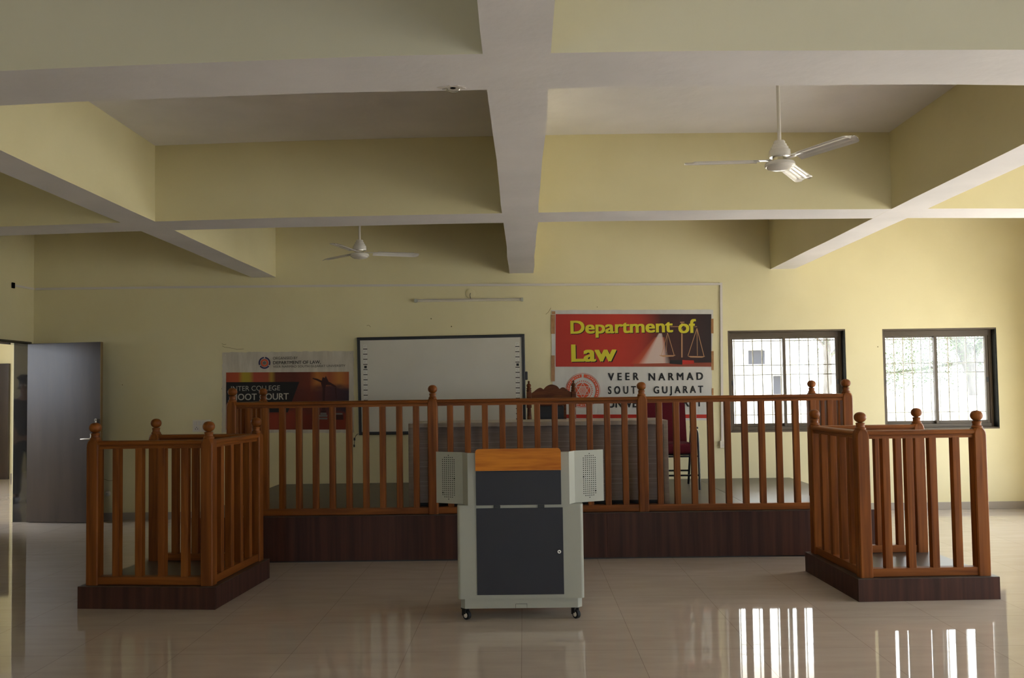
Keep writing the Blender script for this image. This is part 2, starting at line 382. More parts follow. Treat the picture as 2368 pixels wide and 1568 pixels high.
# ------------------------------------------------------------------ turned posts, moulded rails, balusters
HP = 1.0    # square shaft height
PH = .043
def post_mesh():
    mb = MB(); h = PH; c = .007
    rings = []
    def octo(w, c, z): return [mb.b.verts.new((x, y, z)) for x, y in ((-w+c, -w), (w-c, -w), (w, -w+c), (w, w-c), (w-c, w), (-w+c, w), (-w, w-c), (-w, -w+c))]
    for w, cc, z in ((h, c, 0), (h, c, HP-.045), (h*.985, c*1.4, HP-.025), (h*.93, c*2.2, HP-.010), (h*.84, c*2.6, HP)):
        rings.append(octo(w, cc, z))
    for A, B in zip(rings, rings[1:]):
        for k in range(8): mb.b.faces.new((A[k], A[(k+1) % 8], B[(k+1) % 8], B[k]))
    mb.b.faces.new(rings[0][::-1]); mb.b.faces.new(rings[-1]); return mb
def finial_mesh():
    p = [(.034, HP-.002), (.036, HP+.004), (.0365, HP+.010), (.033, HP+.015), (.0285, HP+.019), (.0275, HP+.030), (.0285, HP+.037), (.0310, HP+.041), (.0305, HP+.046), (.024, HP+.050)]
    for k in range(1, 12):
        a = -PI/2+PI*k/12; p.append((.0415*math.cos(a)**.85 if k < 12 else 0, HP+.086+.036*math.sin(a)))
    p.append((.004, HP+.122)); return MB().lathe(p, seg=28)
RAIL = [(-.022, 0), (.022, 0), (.022, .012), (.026, .014), (.026, .019), (.022, .021), (.022, .025), (.034, .028), (.0375, .034), (.0365, .044), (.029, .0525), (.016, .0565), (-.016, .0565), (-.029, .0525), (-.0365, .044), (-.0375, .034), (-.034, .028), (-.022, .025), (-.022, .021), (-.026, .019), (-.026, .014), (-.022, .012)]
RZ = .938      # underside of the handrail above the post's foot
_p0 = post_mesh().build('newel_post', TZ); _f0 = finial_mesh().build('finial', TZ, _p0)
_b0 = MB().box(-.026, .026, -.026, .026, .052, RZ+.004, .006, edges=2).build('baluster', TZ)
PROTO = [_p0, _f0, _b0]; used = {'p': 0, 'b': 0}
def post(parent, x, y):
    o = _p0 if not used['p'] else copy_tree(_p0); used['p'] = 1
    o.parent = parent; o.location = (x, y, 0)
def baluster(parent, x, y, rz=0):
    o = _b0 if not used['b'] else copy_tree(_b0); used['b'] = 1
    o.parent = parent; o.location = (x, y, 0); o.rotation_euler.z = rz
def bay(parent, p, q, n, inset=PH):
    """a bay of railing between two posts: handrail, bottom rail and n balusters"""
    ax = 'x' if abs(q[0]-p[0]) > abs(q[1]-p[1]) else 'y'; i = 0 if ax == 'x' else 1
    a, b = sorted((p[i], q[i])); a += inset-.006; b -= inset-.006; c = p[1-i]
    mb = MB(); prof = [(w+c, z+RZ) if ax == 'x' else (w+c, z+RZ) for w, z in RAIL]
    mb.prism(prof, 'x' if ax == 'x' else 'y', a, b)
    mb.build('handrail', TX if ax == 'x' else TY, parent)
    mb = MB()
    if ax == 'x': mb.box(a, b, c-.031, c+.031, .002, .058, .004)
    else: mb.box(c-.031, c+.031, a, b, .002, .058, .004)
    mb.build('bottom_rail', TX if ax == 'x' else TY, parent)
    for k in range(n):
        t = (k+1)/(n+1); s = p[i]+(q[i]-p[i])*t
        baluster(parent, *((s, c) if ax == 'x' else (c, s)))
rl = thing('railing', 'long varnished teak railing with knobbed posts across the front of the stage', 'railing', (0, 0, PZ))
RY, RYB = 7.78, 8.70
RXS = [-2.565, -.80, 1.03, 2.81]
for x in RXS: post(rl, x, RY)
post(rl, RXS[0], RYB); post(rl, RXS[3], RYB)
bay(rl, (RXS[0], RY), (RXS[1], RY), 11); bay(rl, (RXS[1], RY), (RXS[2], RY), 11); bay(rl, (RXS[2], RY), (RXS[3], RY), 11)
bay(rl, (RXS[0], RY), (RXS[0], RYB), 5); bay(rl, (RXS[3], RY), (RXS[3], RYB), 5)
def witness_box(label, corner, rz, side, wx=.98, wy=1.03):
    """corner = the front corner on the room's inner side; side +1: closed on +x, -1: closed on -x"""
    t = thing('witness_box', label, 'witness box', (*corner, 0), rz, 'witness boxes')
    x0, x1 = (-wx, 0) if side > 0 else (0, wx)
    pl = .152
    mb = MB(); k = .014
    mb.box(x0, x1, 0, k, 0, pl-.003, .001); mb.box(x0, x1, wy-k, wy, 0, pl-.003, .001); mb.box(x0, x0+k, k, wy-k, 0, pl-.003, .001); mb.box(x1-k, x1, k, wy-k, 0, pl-.003, .001)
    mb.build('plinth', M_['laminate'], t)
    MB().box(x0+.001, x1-.001, .001, wy-.001, pl-.003, pl, .0008).build('floor_board', M_['vinyl'], t)
    return t, x0, x1, wy, pl
def finish_box(t, x0, x1, wy, pl, side):
    g = .078
    P = {k: v for k, v in zip(('fl', 'fr', 'bl', 'br'), ((x0+g, g), (x1-g, g), (x0+g, wy-g), (x1-g, wy-g)))}
    for p in P.values(): post(t, *p)
    bay(t, P['fl'], P['fr'], 4); bay(t, P['bl'], P['br'], 4)
    bay(t, P['fr'], P['br'], 4) if side > 0 else bay(t, P['fl'], P['bl'], 4)
    for o in t.children:
        if o.name.split('.')[0] in ('newel_post', 'baluster', 'handrail', 'bottom_rail'): o.location.z += pl
a = witness_box('teak witness box on a dark plinth at the left, open on its door side', (-2.115, 6.05), -.075, 1)
finish_box(*a, 1)
a = witness_box('teak witness box on a dark plinth at the right, near the windows', (2.235, 6.065), .032, -1, .965)
finish_box(*a, -1)

# ------------------------------------------------------------------ lectern
lc = thing('lectern', 'grey metal lectern on castors with dark panels and an orange wooden top board', 'lectern', (-.036, 5.68, 0), 0)
mb = MB(); mb.box(-.401, .402, 0, .56, .137, .728, .022, edges=2, seg=4)
mb.build('cabinet', M_['grey'], lc)
mb = MB(); c = .028
mb.prism([(-.385+c, .012), (.388-c, .012), (.388, .012+c), (.388, .54), (-.385, .54), (-.385, .012+c)], 'z', .075, .1375)
mb.build('base', M_['grey'], lc)
mb = MB()
for x in (-.035, .037): mb.box(x-.0008, x+.0008, .0108, .0125, .075, .102)
mb.box(-.035, .037, .0108, .0125, .1005, .102); mb.build('cable_hatch', M_['hole'], lc)
dr = MB().box(-.277, .273, -.006, .004, .163, .709, .0015).build('door', M_['slate'], lc)
MB().lathe([(.0115, -.016), (.0115, -.010), (.013, -.008), (.013, 0)], (.246, -.006, .433), 18, axis='y').lathe([(.004, -.018), (.004, -.015)], (.246, -.006, .433), 10, mi=1, axis='y').build('lock', [M_['steel'], M_['hole']], dr)
for x in (-.145, .136): MB().box(x-.021, x+.021, -.008, .002, .706, .727, .002).build('hinge', M_['black'], lc)
mb = MB()
mb.prism([(-.012, .7285), (.50, .7285), (.50, .90), (.10, 1.055), (.03, 1.060), (-.012, 1.060)], 'x', -.329, .317); mb.build('head', M_['grey'], lc)
for s, xa, xb, xc in ((-1, -.329, -.366, -.545), (1, .317, .356, .549)):
    P = [(xa, -.0119), (xb, .062), (xc, .150), (xc, .40), (xa, .40)]
    if s < 0: P = P[::-1]
    mw = MB().prism(P, 'z', .7295, 1.063)
    for v in mw.b.verts:
        if v.co.y > .3 and v.co.z > 1: v.co.z = .94
    w = mw.build('wing', M_['grey'], lc, smooth=0)
    # speaker grille: a thin perforated plate on the slanted face
    n = Vector((xc-xb, .150-.062, 0)).normalized(); nn = Vector((n.y, -n.x, 0))
    if nn.y > 0: nn = -nn
    o = Vector((xb, .062, 0))+n*((Vector((xc-xb, .088, 0))).length*(.53 if s < 0 else .51))
    mb = MB()
    for r in range(22):
        if r in (0, 21): cs = (0,)
        elif r in (1, 20): cs = range(-2, 3)
        else: cs = range(-3, 4)
        for q in cs:
            p = o+n*(q*.0145)*1.0+nn*.0012; p.z = 1.040-r*.01345
            rad = .0034 if (r, q) not in ((11, -3), (18, 3)) else .0052
            mb.poly([p+rad*(math.cos(2*PI*k/8)*n+math.sin(2*PI*k/8)*Vector((0, 0, 1))) for k in range(8)])
    mb.build('speaker_grille', M_['hole'], w, smooth=0)
MB().box(-.276, .264, -.022, -.010, .730, .946, .002).build('front_panel', M_['slate'], lc)
mb = MB(); R_ = .022; x0, x1, z0, z1 = -.278, .265, .949, 1.087; pts = [(x0, z0), (x1, z0)]
for k in range(7): a = PI/2*k/6; pts.append((x1-R_+R_*math.cos(a), z1-R_+R_*math.sin(a)))
for k in range(7): a = PI/2+PI/2*k/6; pts.append((x0+R_+R_*math.cos(a), z1-R_+R_*math.sin(a)))
mb.prism(pts, 'y', -.036, -.0125); mb.build('wooden_board', M_['orange'], lc)
for x, y, a in ((-.357, .05, .9), (.343, .05, .7), (-.357, .50, .4), (.343, .50, 1.2)):
    c = MB(); c.box(-.022, .022, -.022, .022, .066, .0755, .002); c.box(-.02, -.016, -.016, .014, .026, .067); c.box(.016, .02, -.016, .014, .026, .067)
    co = c.build('castor', M_['black'], lc, (x, y, 0), a)
    MB().lathe([(.022, -.014), (.0275, -.011), (.028, -.005), (.028, .005), (.0275, .011), (.022, .014)], (0, -.012, .028), 20, axis='x').build('wheel', M_['rubber'], co)
    MB().lathe([(.016, .0142), (.016, .0152), (.006, .022)], (0, -.012, .028), 14, axis='x').lathe([(.006, -.022), (.016, -.0152), (.016, -.0142)], (0, -.012, .028), 14, axis='x').build('hub_cap', M_['cream'], co)

# ------------------------------------------------------------------ desk on the stage
dk = thing('desk', 'long grey-brown laminate desk with pale edges on the stage behind the railing', 'desk', (.125, 8.22, PZ))
MB().box(-1.20, 1.20, 0, .74, .733, .771, .002).build('desk_top', M_['desk_edge'], dk)
for x0, x1 in ((-1.20, -1.157), (1.157, 1.20)): MB().box(x0, x1, .002, .735, 0, .733, .0015).build('side_panel', M_['desk_edge'], dk)
MB().box(-1.155, 1.155, .055, .073, .035, .732).build('modesty_panel', M_['desk'], dk)
for z in (.585, .540, .412, .370, .232, .190): MB().box(-1.154, 1.154, .0535, .0548, z-.0022, z+.0022).build('inlay_strip', M_['desk_line'], dk)
MB().box(-1.154, 1.154, .10, .118, 0, .09).build('kick_board', M_['black'], dk)
MB().box(-1.154, -.70, .16, .70, .12, .73, .003).build('drawer_unit', M_['desk'], dk)

# ------------------------------------------------------------------ carved chair behind the desk
ch = thing('carved_chair', 'dark carved wooden high-backed chair with a black padded back, behind the desk', 'chair', (.29, 9.15, PZ))
def turned(x, y):
    return MB().lathe([(.021, 0), (.024, .02), (.024, .42), (.026, .44), (.021, .46), (.025, .50), (.022, .60), (.027, .615), (.022, .625), (.027, .64), (.0275, .68), (.024, .78), (.020, .87), (.018, .875), (.020, .88)], (x, y, 0), 16)
for x in (-.235, .235):
    mb = turned(x, .2); mb.box(x-.027, x+.027, .173, .227, .88, 1.045, .012, edges=2)
    mb.lathe([(.024, 1.044), (.026, 1.055), (.027, 1.065), (.020, 1.073), (.026, 1.08), (.0265, 1.088), (.018, 1.095), (.024, 1.105), (.0255, 1.115), (.021, 1.127), (.010, 1.137), (.0085, 1.143), (.012, 1.152), (.009, 1.160), (.002, 1.165)], (x, .2, 0), 18)
    mb.build('back_post', TD, ch)
top = [(-.21, .965), (-.21, 1.035)]
def curve(pts): top.extend(pts)
curve([(-.19, 1.045), (-.165, 1.065), (-.14, 1.083), (-.118, 1.091), (-.098, 1.086), (-.082, 1.070), (-.065, 1.092), (-.04, 1.112), (0, 1.125), (.04, 1.117), (.07, 1.10), (.088, 1.072), (.10, 1.085), (.12, 1.093), (.14, 1.087), (.165, 1.066), (.19, 1.05), (.21, 1.038), (.21, .965), (.155, .965), (.155, .90), (-.155, .90), (-.155, .965)])
sm = [top[1]]
for q, r in zip(top[1:19], top[2:20]): sm += [(q[0]*.75+r[0]*.25, q[1]*.75+r[1]*.25), (q[0]*.25+r[0]*.75, q[1]*.25+r[1]*.75)]
MB().prism([top[0]]+sm+top[19:], 'y', .185, .213).build('crest_rail', TD, ch)
mb = MB(); mb.box(-.155, -.128, .186, .212, .5, .90); mb.box(.128, .155, .186, .212, .5, .90); mb.box(-.128, .128, .186, .212, .5, .54); mb.build('back_frame', TD, ch)
MB().box(-.128, .128, .172, .205, .54, .90, .012).build('back_pad', M_['pad'], ch)
MB().box(-.25, .25, -.27, .23, .40, .44, .006).build('seat', TD, ch)
MB().box(-.225, .225, -.25, .16, .44, .49, .02).build('seat_pad', M_['pad'], ch)
for x in (-.235, .235):
    MB().lathe([(.02, 0), (.024, .05), (.018, .08), (.024, .3), (.024, .4), (.02, .45), (.022, .63)], (x, -.24, 0), 16).build('leg', TD, ch)
    MB().box(x-.028, x+.028, -.28, .18, .63, .66, .01).build('armrest', TD, ch)

# ------------------------------------------------------------------ maroon chair
rc = thing('maroon_chair', 'maroon upholstered chair with black tubular legs and arms, right of the desk', 'chair', (1.555, 9.60, PZ))
mb = MB(); p = []
n = 10
def rr(x0, x1, z0, z1, r0, r1):
    P = []
    for cx, cz, a0, r in ((x1-r0, z0+r0, -PI/2, r0), (x1-r1, z1-r1, 0, r1), (x0+r1, z1-r1, PI/2, r1), (x0+r0, z0+r0, PI, r0)):
        for k in range(n+1): a = a0+PI/2*k/n; P.append((cx+r*math.cos(a), cz+r*math.sin(a)))
    return P
P = [(x*(1.0 if z > .72 else 1+.10*(.72-z)), z) for x, z in rr(-.225, .225, .44, .945, .05, .085)]
mb.prism(P, 'y', .20, .26)
for v in mb.b.verts: v.co.y += (v.co.z-.45)*.10
es = [e for e in mb.b.edges if abs(e.verts[0].co.y-e.verts[1].co.y) < .03*1 and (len({f for f in e.link_faces if len(f.verts) > 8}) == 1)]
bmesh.ops.bevel(mb.b, geom=es, offset=.018, segments=3, affect='EDGES')
mb.build('backrest', M_['maroon'], rc)
MB().box(-.235, .235, -.27, .22, .375, .485, .035, seg=4).build('seat', M_['maroon'], rc)
for x in (-.262, .262):
    MB().tube([(x, -.30, .004), (x, -.285, .35), (x, -.255, .575), (x, -.20, .625), (x, .10, .625), (x, .15, .56), (x, .20, .36), (x, .335, .004)], .0125, 10, smooth=2).build('side_frame', M_['tube'], rc)
    MB().box(x-.02, x+.02, -.20, .10, .632, .655, .009).build('arm_pad', M_['black'], rc)
for y, z in ((-.285, .352), (.20, .352), (-.292, .155), (.275, .155), (.0, .352)):
    MB().tube([(-.262, y, z), (.262, y, z)], .010, 8).build('crossbar', M_['tube'], rc)

# ------------------------------------------------------------------ lettering
def text(name, s, x0, x1, z0, z1, y, m, parent, bold=0, space=1, word=1, th=.0006):
    cu = bpy.data.curves.new(name, 'FONT'); cu.body = s; cu.size = 1; cu.space_character = space; cu.space_word = word; cu.resolution_u = 4
    o = bpy.data.objects.new(name, cu); COL.objects.link(o); bpy.context.view_layer.update()
    me = bpy.data.meshes.new_from_object(o.evaluated_get(bpy.context.evaluated_depsgraph_get()))
    bpy.data.objects.remove(o); bpy.data.curves.remove(cu)
    X = [v.co.x for v in me.vertices]; Y = [v.co.y for v in me.vertices]; a, b, c, d = min(X), max(X), min(Y), max(Y)
    k = (x1-x0)/(b-a+2*bold)
    n = len(me.vertices); P = [(v.co.x, v.co.y) for v in me.vertices]; Fs = [tuple(f.vertices) for f in me.polygons]
    offs = [(0, 0)] if not bold else [(-bold, -bold*.5), (bold, -bold*.5), (-bold, bold*.5), (bold, bold*.5), (0, 0)]
    VV = [(x0+(px+ox-a+bold)*k, y-.00004*i, z0+(py+oy-c+bold*.5)/(d-c+bold)*(z1-z0)) for i, (ox, oy) in enumerate(offs) for px, py in P]
    FF = [tuple(q+i*n for q in f) for i in range(len(offs)) for f in Fs]
    me = bpy.data.meshes.new(name); me.from_pydata(VV, [], FF)
    me.name = name; me.materials.clear(); me.materials.append(m)
    t = bpy.data.objects.new(name, me); COL.objects.link(t); t.parent = parent; return t
def ink(name, c, rough=.45): 
    if name not in M_: M_[name] = mat(name, c, rough, .3)
    return M_[name]
I_white = noisy('banner_white', (.52, .51, .49), (.60, .585, .56), (3, 3, 1), .45, .35, .25, 2, 4, bscale=5)
I_old = noisy('banner_aged_white', (.48, .435, .36), (.60, .55, .47), (7, 3, 1.2), .5, .3, .4, 2, 5, bscale=4)
I_black = ink('ink_black', (.012, .011, .012)); I_yel = ink('ink_yellow', (.62, .55, .03)); I_or = ink('ink_orange_red', (.60, .085, .030))
I_red = ink('ink_red', (.42, .022, .012)); I_navy = ink('ink_navy', (.035, .025, .10)); I_lite = ink('ink_light_grey', (.55, .53, .50)); I_tape = noisy('brown_tape', (.30, .13, .035), (.40, .20, .07), (20, 1, 6), .35, .5, 0, 3)
I_gold = ink('ink_pale_gold', (.45, .24, .12)); I_dk = ink('ink_dark_maroon', (.045, .012, .010)); I_grey = ink('ink_grey', (.16, .15, .14))
YW = YB-.004
def rectp(mb, u0, v0, u1, v1, y, mi=0):
    a, b, c, d = at(u0, v0, y), at(u1, v0, y), at(u1, v1, y), at(u0, v1, y)
    return mb.poly([(a[0], y, a[1]), (b[0], y, b[1]), (c[0], y, c[1]), (d[0], y, d[1])][::-1], mi)
def polyp(mb, pts, y, mi=0):
    Q = [at(u, v, y) for u, v in pts]; P = [(q[0], y, q[1]) for q in Q]
    area = sum(P[i][0]*P[(i+1) % len(P)][2]-P[(i+1) % len(P)][0]*P[i][2] for i in range(len(P)))
    return mb.poly(P if area > 0 else P[::-1], mi)
def textp(name, s, u0, v0, u1, v1, y, m, parent, **k):
    a, b = at((u0+u1)/2, v0, y), at((u0+u1)/2, v1, y); c, d = at(u0, (v0+v1)/2, y), at(u1, (v0+v1)/2, y)
    return text(name, s, c[0], d[0], b[1], a[1], y, m, parent, **k)
def sheet(name, c4, m, parent, y, nx=40, nz=30, wob=.003):
    mb = MB(); Q = [at(u, v, y) for u, v in c4]; V = []
    for j in range(nz+1):
        row = []
        for i in range(nx+1):
            s, t = i/nx, j/nz
            x = (Q[0][0]*(1-s)+Q[1][0]*s)*(1-t)+(Q[3][0]*(1-s)+Q[2][0]*s)*t; z = (Q[0][1]*(1-s)+Q[1][1]*s)*(1-t)+(Q[3][1]*(1-s)+Q[2][1]*s)*t
            ed = 1 if (i in (0, nx) or j in (0, nz)) else 0
            row.append(mb.b.verts.new((x+ed*wob*random.uniform(-1, 1), y+(random.uniform(-.0005, .0005) if ed else 0), z+ed*wob*random.uniform(-1, 1))))
        V.append(row)
    for j in range(nz):
        for i in range(nx): mb.b.faces.new((V[j][i], V[j+1][i], V[j+1][i+1], V[j][i+1]))
    o = mb.build(name, m, parent, smooth=60, recalc=False); return o

# --- right banner
bn = thing('banner', 'red and white banner with yellow Department of Law lettering, right of the board', 'banner', (0, 0, 0), 0, 'wall banners')
sheet('banner_sheet', [(1275, 717), (1649, 716), (1645, 972), (1279, 975)], I_white, bn, YW)
def photo_law():
    m = mat('printed_scales_picture', (.4, .03, .02), .45, .3); tc = N(m, 'ShaderNodeTexCoord'); sp = N(m, 'ShaderNodeSeparateXYZ'); LK(m, tc.outputs['Generated'], sp.inputs[0])
    X, Z = sp.outputs['X'], sp.outputs['Z']
    def ma(op, a, b=None, c=None):
        n = N(m, 'ShaderNodeMath', operation=op)
        for k, q in enumerate((a, b, c)):
            if q is None: continue
            if isinstance(q, (int, float)): n.inputs[k].default_value = q
            else: LK(m, q, n.inputs[k])
        return n.outputs[0]
    base = ramp(m, X, [(0, (.40, .028, .018)), (.40, (.46, .035, .018)), (.55, (.34, .03, .018)), (.68, (.06, .016, .013)), (1, (.022, .012, .013))])
    # a cone of pale light printed over the table top
    cz = ma('SUBTRACT', .62, Z); wid = ma('MULTIPLY_ADD', cz, .17, .012); cx = ma('MULTIPLY_ADD', cz, -.075, .672)
    dist = ma('ABSOLUTE', ma('SUBTRACT', X, cx)); g = ma('SUBTRACT', 1, ma('DIVIDE', dist, wid)); g = ma('MULTIPLY', g, 2.0)
    gl = N(m, 'ShaderNodeClamp'); LK(m, g, gl.inputs[0]); on = ma('MULTIPLY', gl.outputs[0], ma('GREATER_THAN', Z, .075)); on2 = ma('MULTIPLY', on, ma('LESS_THAN', Z, .62))
    g3 = N(m, 'ShaderNodeClamp'); LK(m, ma('MULTIPLY_ADD', g, .5, .55), g3.inputs[0]); on3 = ma('MULTIPLY', g3.outputs[0], ma('GREATER_THAN', Z, .075)); on3 = ma('MULTIPLY', on3, ma('LESS_THAN', Z, .55)); on3 = ma('MULTIPLY', on3, ma('LESS_THAN', X, .70))
    a = N(m, 'ShaderNodeMix', data_type='RGBA'); LK(m, ma('MULTIPLY', on3, .75), a.inputs[0]); LK(m, base.outputs[0], a.inputs[6]); a.inputs[7].default_value = (.60, .14, .05, 1)
    b = N(m, 'ShaderNodeMix', data_type='RGBA'); LK(m, ma('MULTIPLY', on2, .85), b.inputs[0]); LK(m, a.outputs[2], b.inputs[6]); b.inputs[7].default_value = (.60, .50, .46, 1)
    tb = ma('MULTIPLY', ma('LESS_THAN', Z, .075), ma('GREATER_THAN', X, .5))
    c = N(m, 'ShaderNodeMix', data_type='RGBA'); LK(m, ma('MULTIPLY', tb, .8), c.inputs[0]); LK(m, b.outputs[2], c.inputs[6]); c.inputs[7].default_value = (.30, .06, .03, 1)
    LK(m, c.outputs[2], BS(m).inputs['Base Color']); return m
mb = MB(); rectp(mb, 1285, 726.4, 1645, 848, YW-.0015)
pic = mb.build('printed_picture', photo_law(), bn, smooth=0)
mb = MB(); ys = YW-.0025
k5 = lambda x, y: (1200+x/4.736, 700+y/4.736)
def bar(mb, p, q, w, mi=0):
    p, q = k5(*p), k5(*q); dx, dy = q[0]-p[0], q[1]-p[1]; l = math.hypot(dx, dy); nx, ny = -dy/l*w/2, dx/l*w/2
    polyp(mb, [(p[0]+nx, p[1]+ny), (q[0]+nx, q[1]+ny), (q[0]-nx, q[1]-ny), (p[0]-nx, p[1]-ny)], ys, mi)
bar(mb, (1785, 210), (1785, 600), 3.2); bar(mb, (1765, 215), (1812, 215), 3); bar(mb, (1630, 262), (1950, 262), 1.6)
bar(mb, (1625, 330), (1615, 540), .9); bar(mb, (1628, 330), (1700, 575), 1.5); bar(mb, (1628, 330), (1560, 575), 1.0)
bar(mb, (1950, 280), (1852, 580), 1.5); bar(mb, (1950, 280), (2028, 590), 1.5); bar(mb, (1950, 280), (1955, 580), 1.2)
polyp(mb, [k5(*p) for p in ((1530, 576), (1720, 574), (1690, 590), (1580, 594))], ys); polyp(mb, [k5(*p) for p in ((1845, 584), (2042, 588), (2005, 602), (1880, 600))], ys)
polyp(mb, [k5(*p) for p in ((1750, 600), (1815, 600), (1830, 628), (1735, 628))], ys, 1)
polyp(mb, [k5(*p) for p in ((1655, 630), (1790, 628), (1790, 678), (1650, 668))], ys, 2); polyp(mb, [k5(*p) for p in ((1790, 628), (1915, 632), (1920, 668), (1790, 678))], ys, 3)
mb.build('printed_scales', [I_gold, I_dk, I_black, I_red], bn, smooth=0)
yt = YW-.004
for du, yy, mm in ((1.6, yt+.0012, I_black), (0, yt, I_yel)):
    textp('lettering', 'Department', 1319+du, 740+du, 1556.5+du, 779.8+du, yy, mm, bn, bold=.030)
    textp('lettering', 'of', 1568.5+du, 738+du, 1609.5+du, 770.5+du, yy, mm, bn, bold=.030)
textp('lettering', 'Law', 1323, 798, 1428, 838.2, yt+.0012, I_black, bn, bold=.032)
textp('lettering', 'Law', 1320.8, 796, 1425.5, 836.4, yt, I_yel, bn, bold=.032)
for s, u0, v0, u1, v1, sp in (('VEER', 1406, 862.2, 1477, 879.6, 1.7), ('NARMAD', 1499.8, 862, 1626, 879.4, 1.6), ('SOUTH', 1406, 892.8, 1489, 911, 1.7), ('GUJARAT', 1511.4, 892.6, 1626.3, 914.6, 1.6), ('UNIVERSITY, SURAT', 1406, 923, 1624, 944.5, 1.1)):
    textp('lettering', s, u0, v0, u1, v1, yt, I_black, bn, bold=.034, space=sp)
def ringp(mb, c, r0, r1, a0, a1, y, mi, n=48, sy=1):
    for k in range(n):
        t0, t1 = a0+(a1-a0)*k/n, a0+(a1-a0)*(k+1)/n
        pts = [(c[0]+r*math.cos(t), c[1]-r*math.sin(t)*sy) for r, t in ((r1, t0), (r1, t1), (r0, t1), (r0, t0))]
        polyp(mb, pts[:3] if r0 == 0 else pts, y, mi)
mb = MB(); c = (1347.5, 903); y = yt
ringp(mb, c, 39.4, 40.2, 0, 2*PI, y, 0, 72); ringp(mb, c, 30.2, 37.7, PI/2+.07, PI/2+2*PI-.07, y, 0, 72)
for k in range(40):       # the inscription band's worn lettering
    a = PI/2+.2+k*(2*PI-.4)/40; ringp(mb, c, 33.0, 35.4, a, a+.07+.03*math.sin(k*2.7), y-.001, 1, 2)
for k in range(30):
    a = 2*PI*k/30; p0 = (c[0]+20.6*math.cos(a), c[1]-20.6*math.sin(a)); p1 = (c[0]+20.6*math.cos(a+.15), c[1]-20.6*math.sin(a+.15)); p2 = (c[0]+25*math.cos(a-.06), c[1]-25*math.sin(a-.06))
    polyp(mb, [p0, p1, p2], y, 0)
ringp(mb, c, 0, 17.6, 0, 2*PI, y, 0, 48)
for a0 in (PI/2, -PI/2):
    T_ = [(c[0]+17.6*math.cos(a0+q*2*PI/3), c[1]-17.6*math.sin(a0+q*2*PI/3)) for q in range(3)]
    for i in range(3):
        p, q = T_[i], T_[(i+1) % 3]; dx, dy = q[0]-p[0], q[1]-p[1]; l = math.hypot(dx, dy); nx, ny = -dy/l*.55, dx/l*.55
        polyp(mb, [(p[0]+nx, p[1]+ny), (q[0]+nx, q[1]+ny), (q[0]-nx, q[1]-ny), (p[0]-nx, p[1]-ny)], y-.0006-.0001*i-(.0003 if a0 < 0 else 0), 1)
for r in (2, 4, 6, 8): ringp(mb, c, r-.5, r+.35, 0, 2*PI, y-.001, 1, 32)
mb.build('emblem', [I_or, I_lite], bn, smooth=0)
mb = MB(); rectp(mb, 1283, 958.5, 1640, 967, YW-.002); mb.build('red_stripe', I_red, bn, smooth=0)
for u0, v0, u1, v1 in ((1274, 728, 1283.5, 772), (1274.5, 822, 1283, 882), (1644.5, 737, 1650, 771), (1645, 812, 1650.5, 856), (1646, 898, 1650, 914), (1276, 720, 1284, 727)):
    mb = MB(); rectp(mb, u0, v0, u1, v1, YW-.0035); mb.build('tape', I_tape, bn, smooth=0)

# --- left banner
b2 = thing('banner', 'aged cream banner reading Moot Court with an orange picture, left of the board', 'banner', (0, 0, 0), 0, 'wall banners')
sheet('banner_sheet', [(514.5, 815), (818, 811.5), (819, 1001), (513, 1001)], I_old, b2, YW, wob=.005)
def photo_moot():
    m = mat('printed_court_picture', (.3, .05, .02), .5, .3); tc = N(m, 'ShaderNodeTexCoord'); sp = N(m, 'ShaderNodeSeparateXYZ'); LK(m, tc.outputs['Generated'], sp.inputs[0])
    topc = ramp(m, sp.outputs['X'], [(0, (.36, .06, .025)), (.10, (.42, .08, .03)), (.14, (.40, .30, .03)), (.19, (.38, .28, .03)), (.23, (.36, .06, .035)), (.34, (.33, .07, .03)), (.37, (.36, .22, .03)), (.405, (.12, .025, .012)), (.55, (.10, .022, .012)), (.68, (.16, .03, .015)), (.74, (.42, .15, .03)), (.84, (.32, .08, .03)), (.92, (.44, .17, .035)), (1, (.36, .09, .03))])
    botc = ramp(m, sp.outputs['X'], [(0, (.18, .03, .012)), (.4, (.20, .028, .012)), (.55, (.09, .02, .015)), (.70, (.12, .025, .015)), (.8, (.08, .025, .025)), (1, (.035, .02, .03))])
    flr = ramp(m, sp.outputs['X'], [(0, (.22, .03, .012)), (.4, (.26, .035, .015)), (.7, (.15, .022, .012)), (1, (.22, .03, .012))])
    nz = N(m, 'ShaderNodeTexNoise'); nz.inputs['Scale'].default_value = 5; LK(m, tc.outputs['Generated'], nz.inputs['Vector'])
    ad = N(m, 'ShaderNodeMath', operation='MULTIPLY_ADD'); LK(m, nz.outputs['Fac'], ad.inputs[0]); ad.inputs[1].default_value = .3; LK(m, sp.outputs['Z'], ad.inputs[2])
    s1 = N(m, 'ShaderNodeMapRange', interpolation_type='SMOOTHSTEP'); s1.inputs['From Min'].default_value = .82; s1.inputs['From Max'].default_value = .95; LK(m, ad.outputs[0], s1.inputs['Value'])
    s2 = N(m, 'ShaderNodeMapRange', interpolation_type='SMOOTHSTEP'); s2.inputs['From Min'].default_value = .40; s2.inputs['From Max'].default_value = .50; LK(m, ad.outputs[0], s2.inputs['Value'])
    a = N(m, 'ShaderNodeMix', data_type='RGBA'); LK(m, s2.outputs[0], a.inputs[0]); LK(m, flr.outputs[0], a.inputs[6]); LK(m, botc.outputs[0], a.inputs[7])
    b = N(m, 'ShaderNodeMix', data_type='RGBA'); LK(m, s1.outputs[0], b.inputs[0]); LK(m, a.outputs[2], b.inputs[6]); LK(m, topc.outputs[0], b.inputs[7])
    LK(m, b.outputs[2], BS(m).inputs['Base Color']); return m
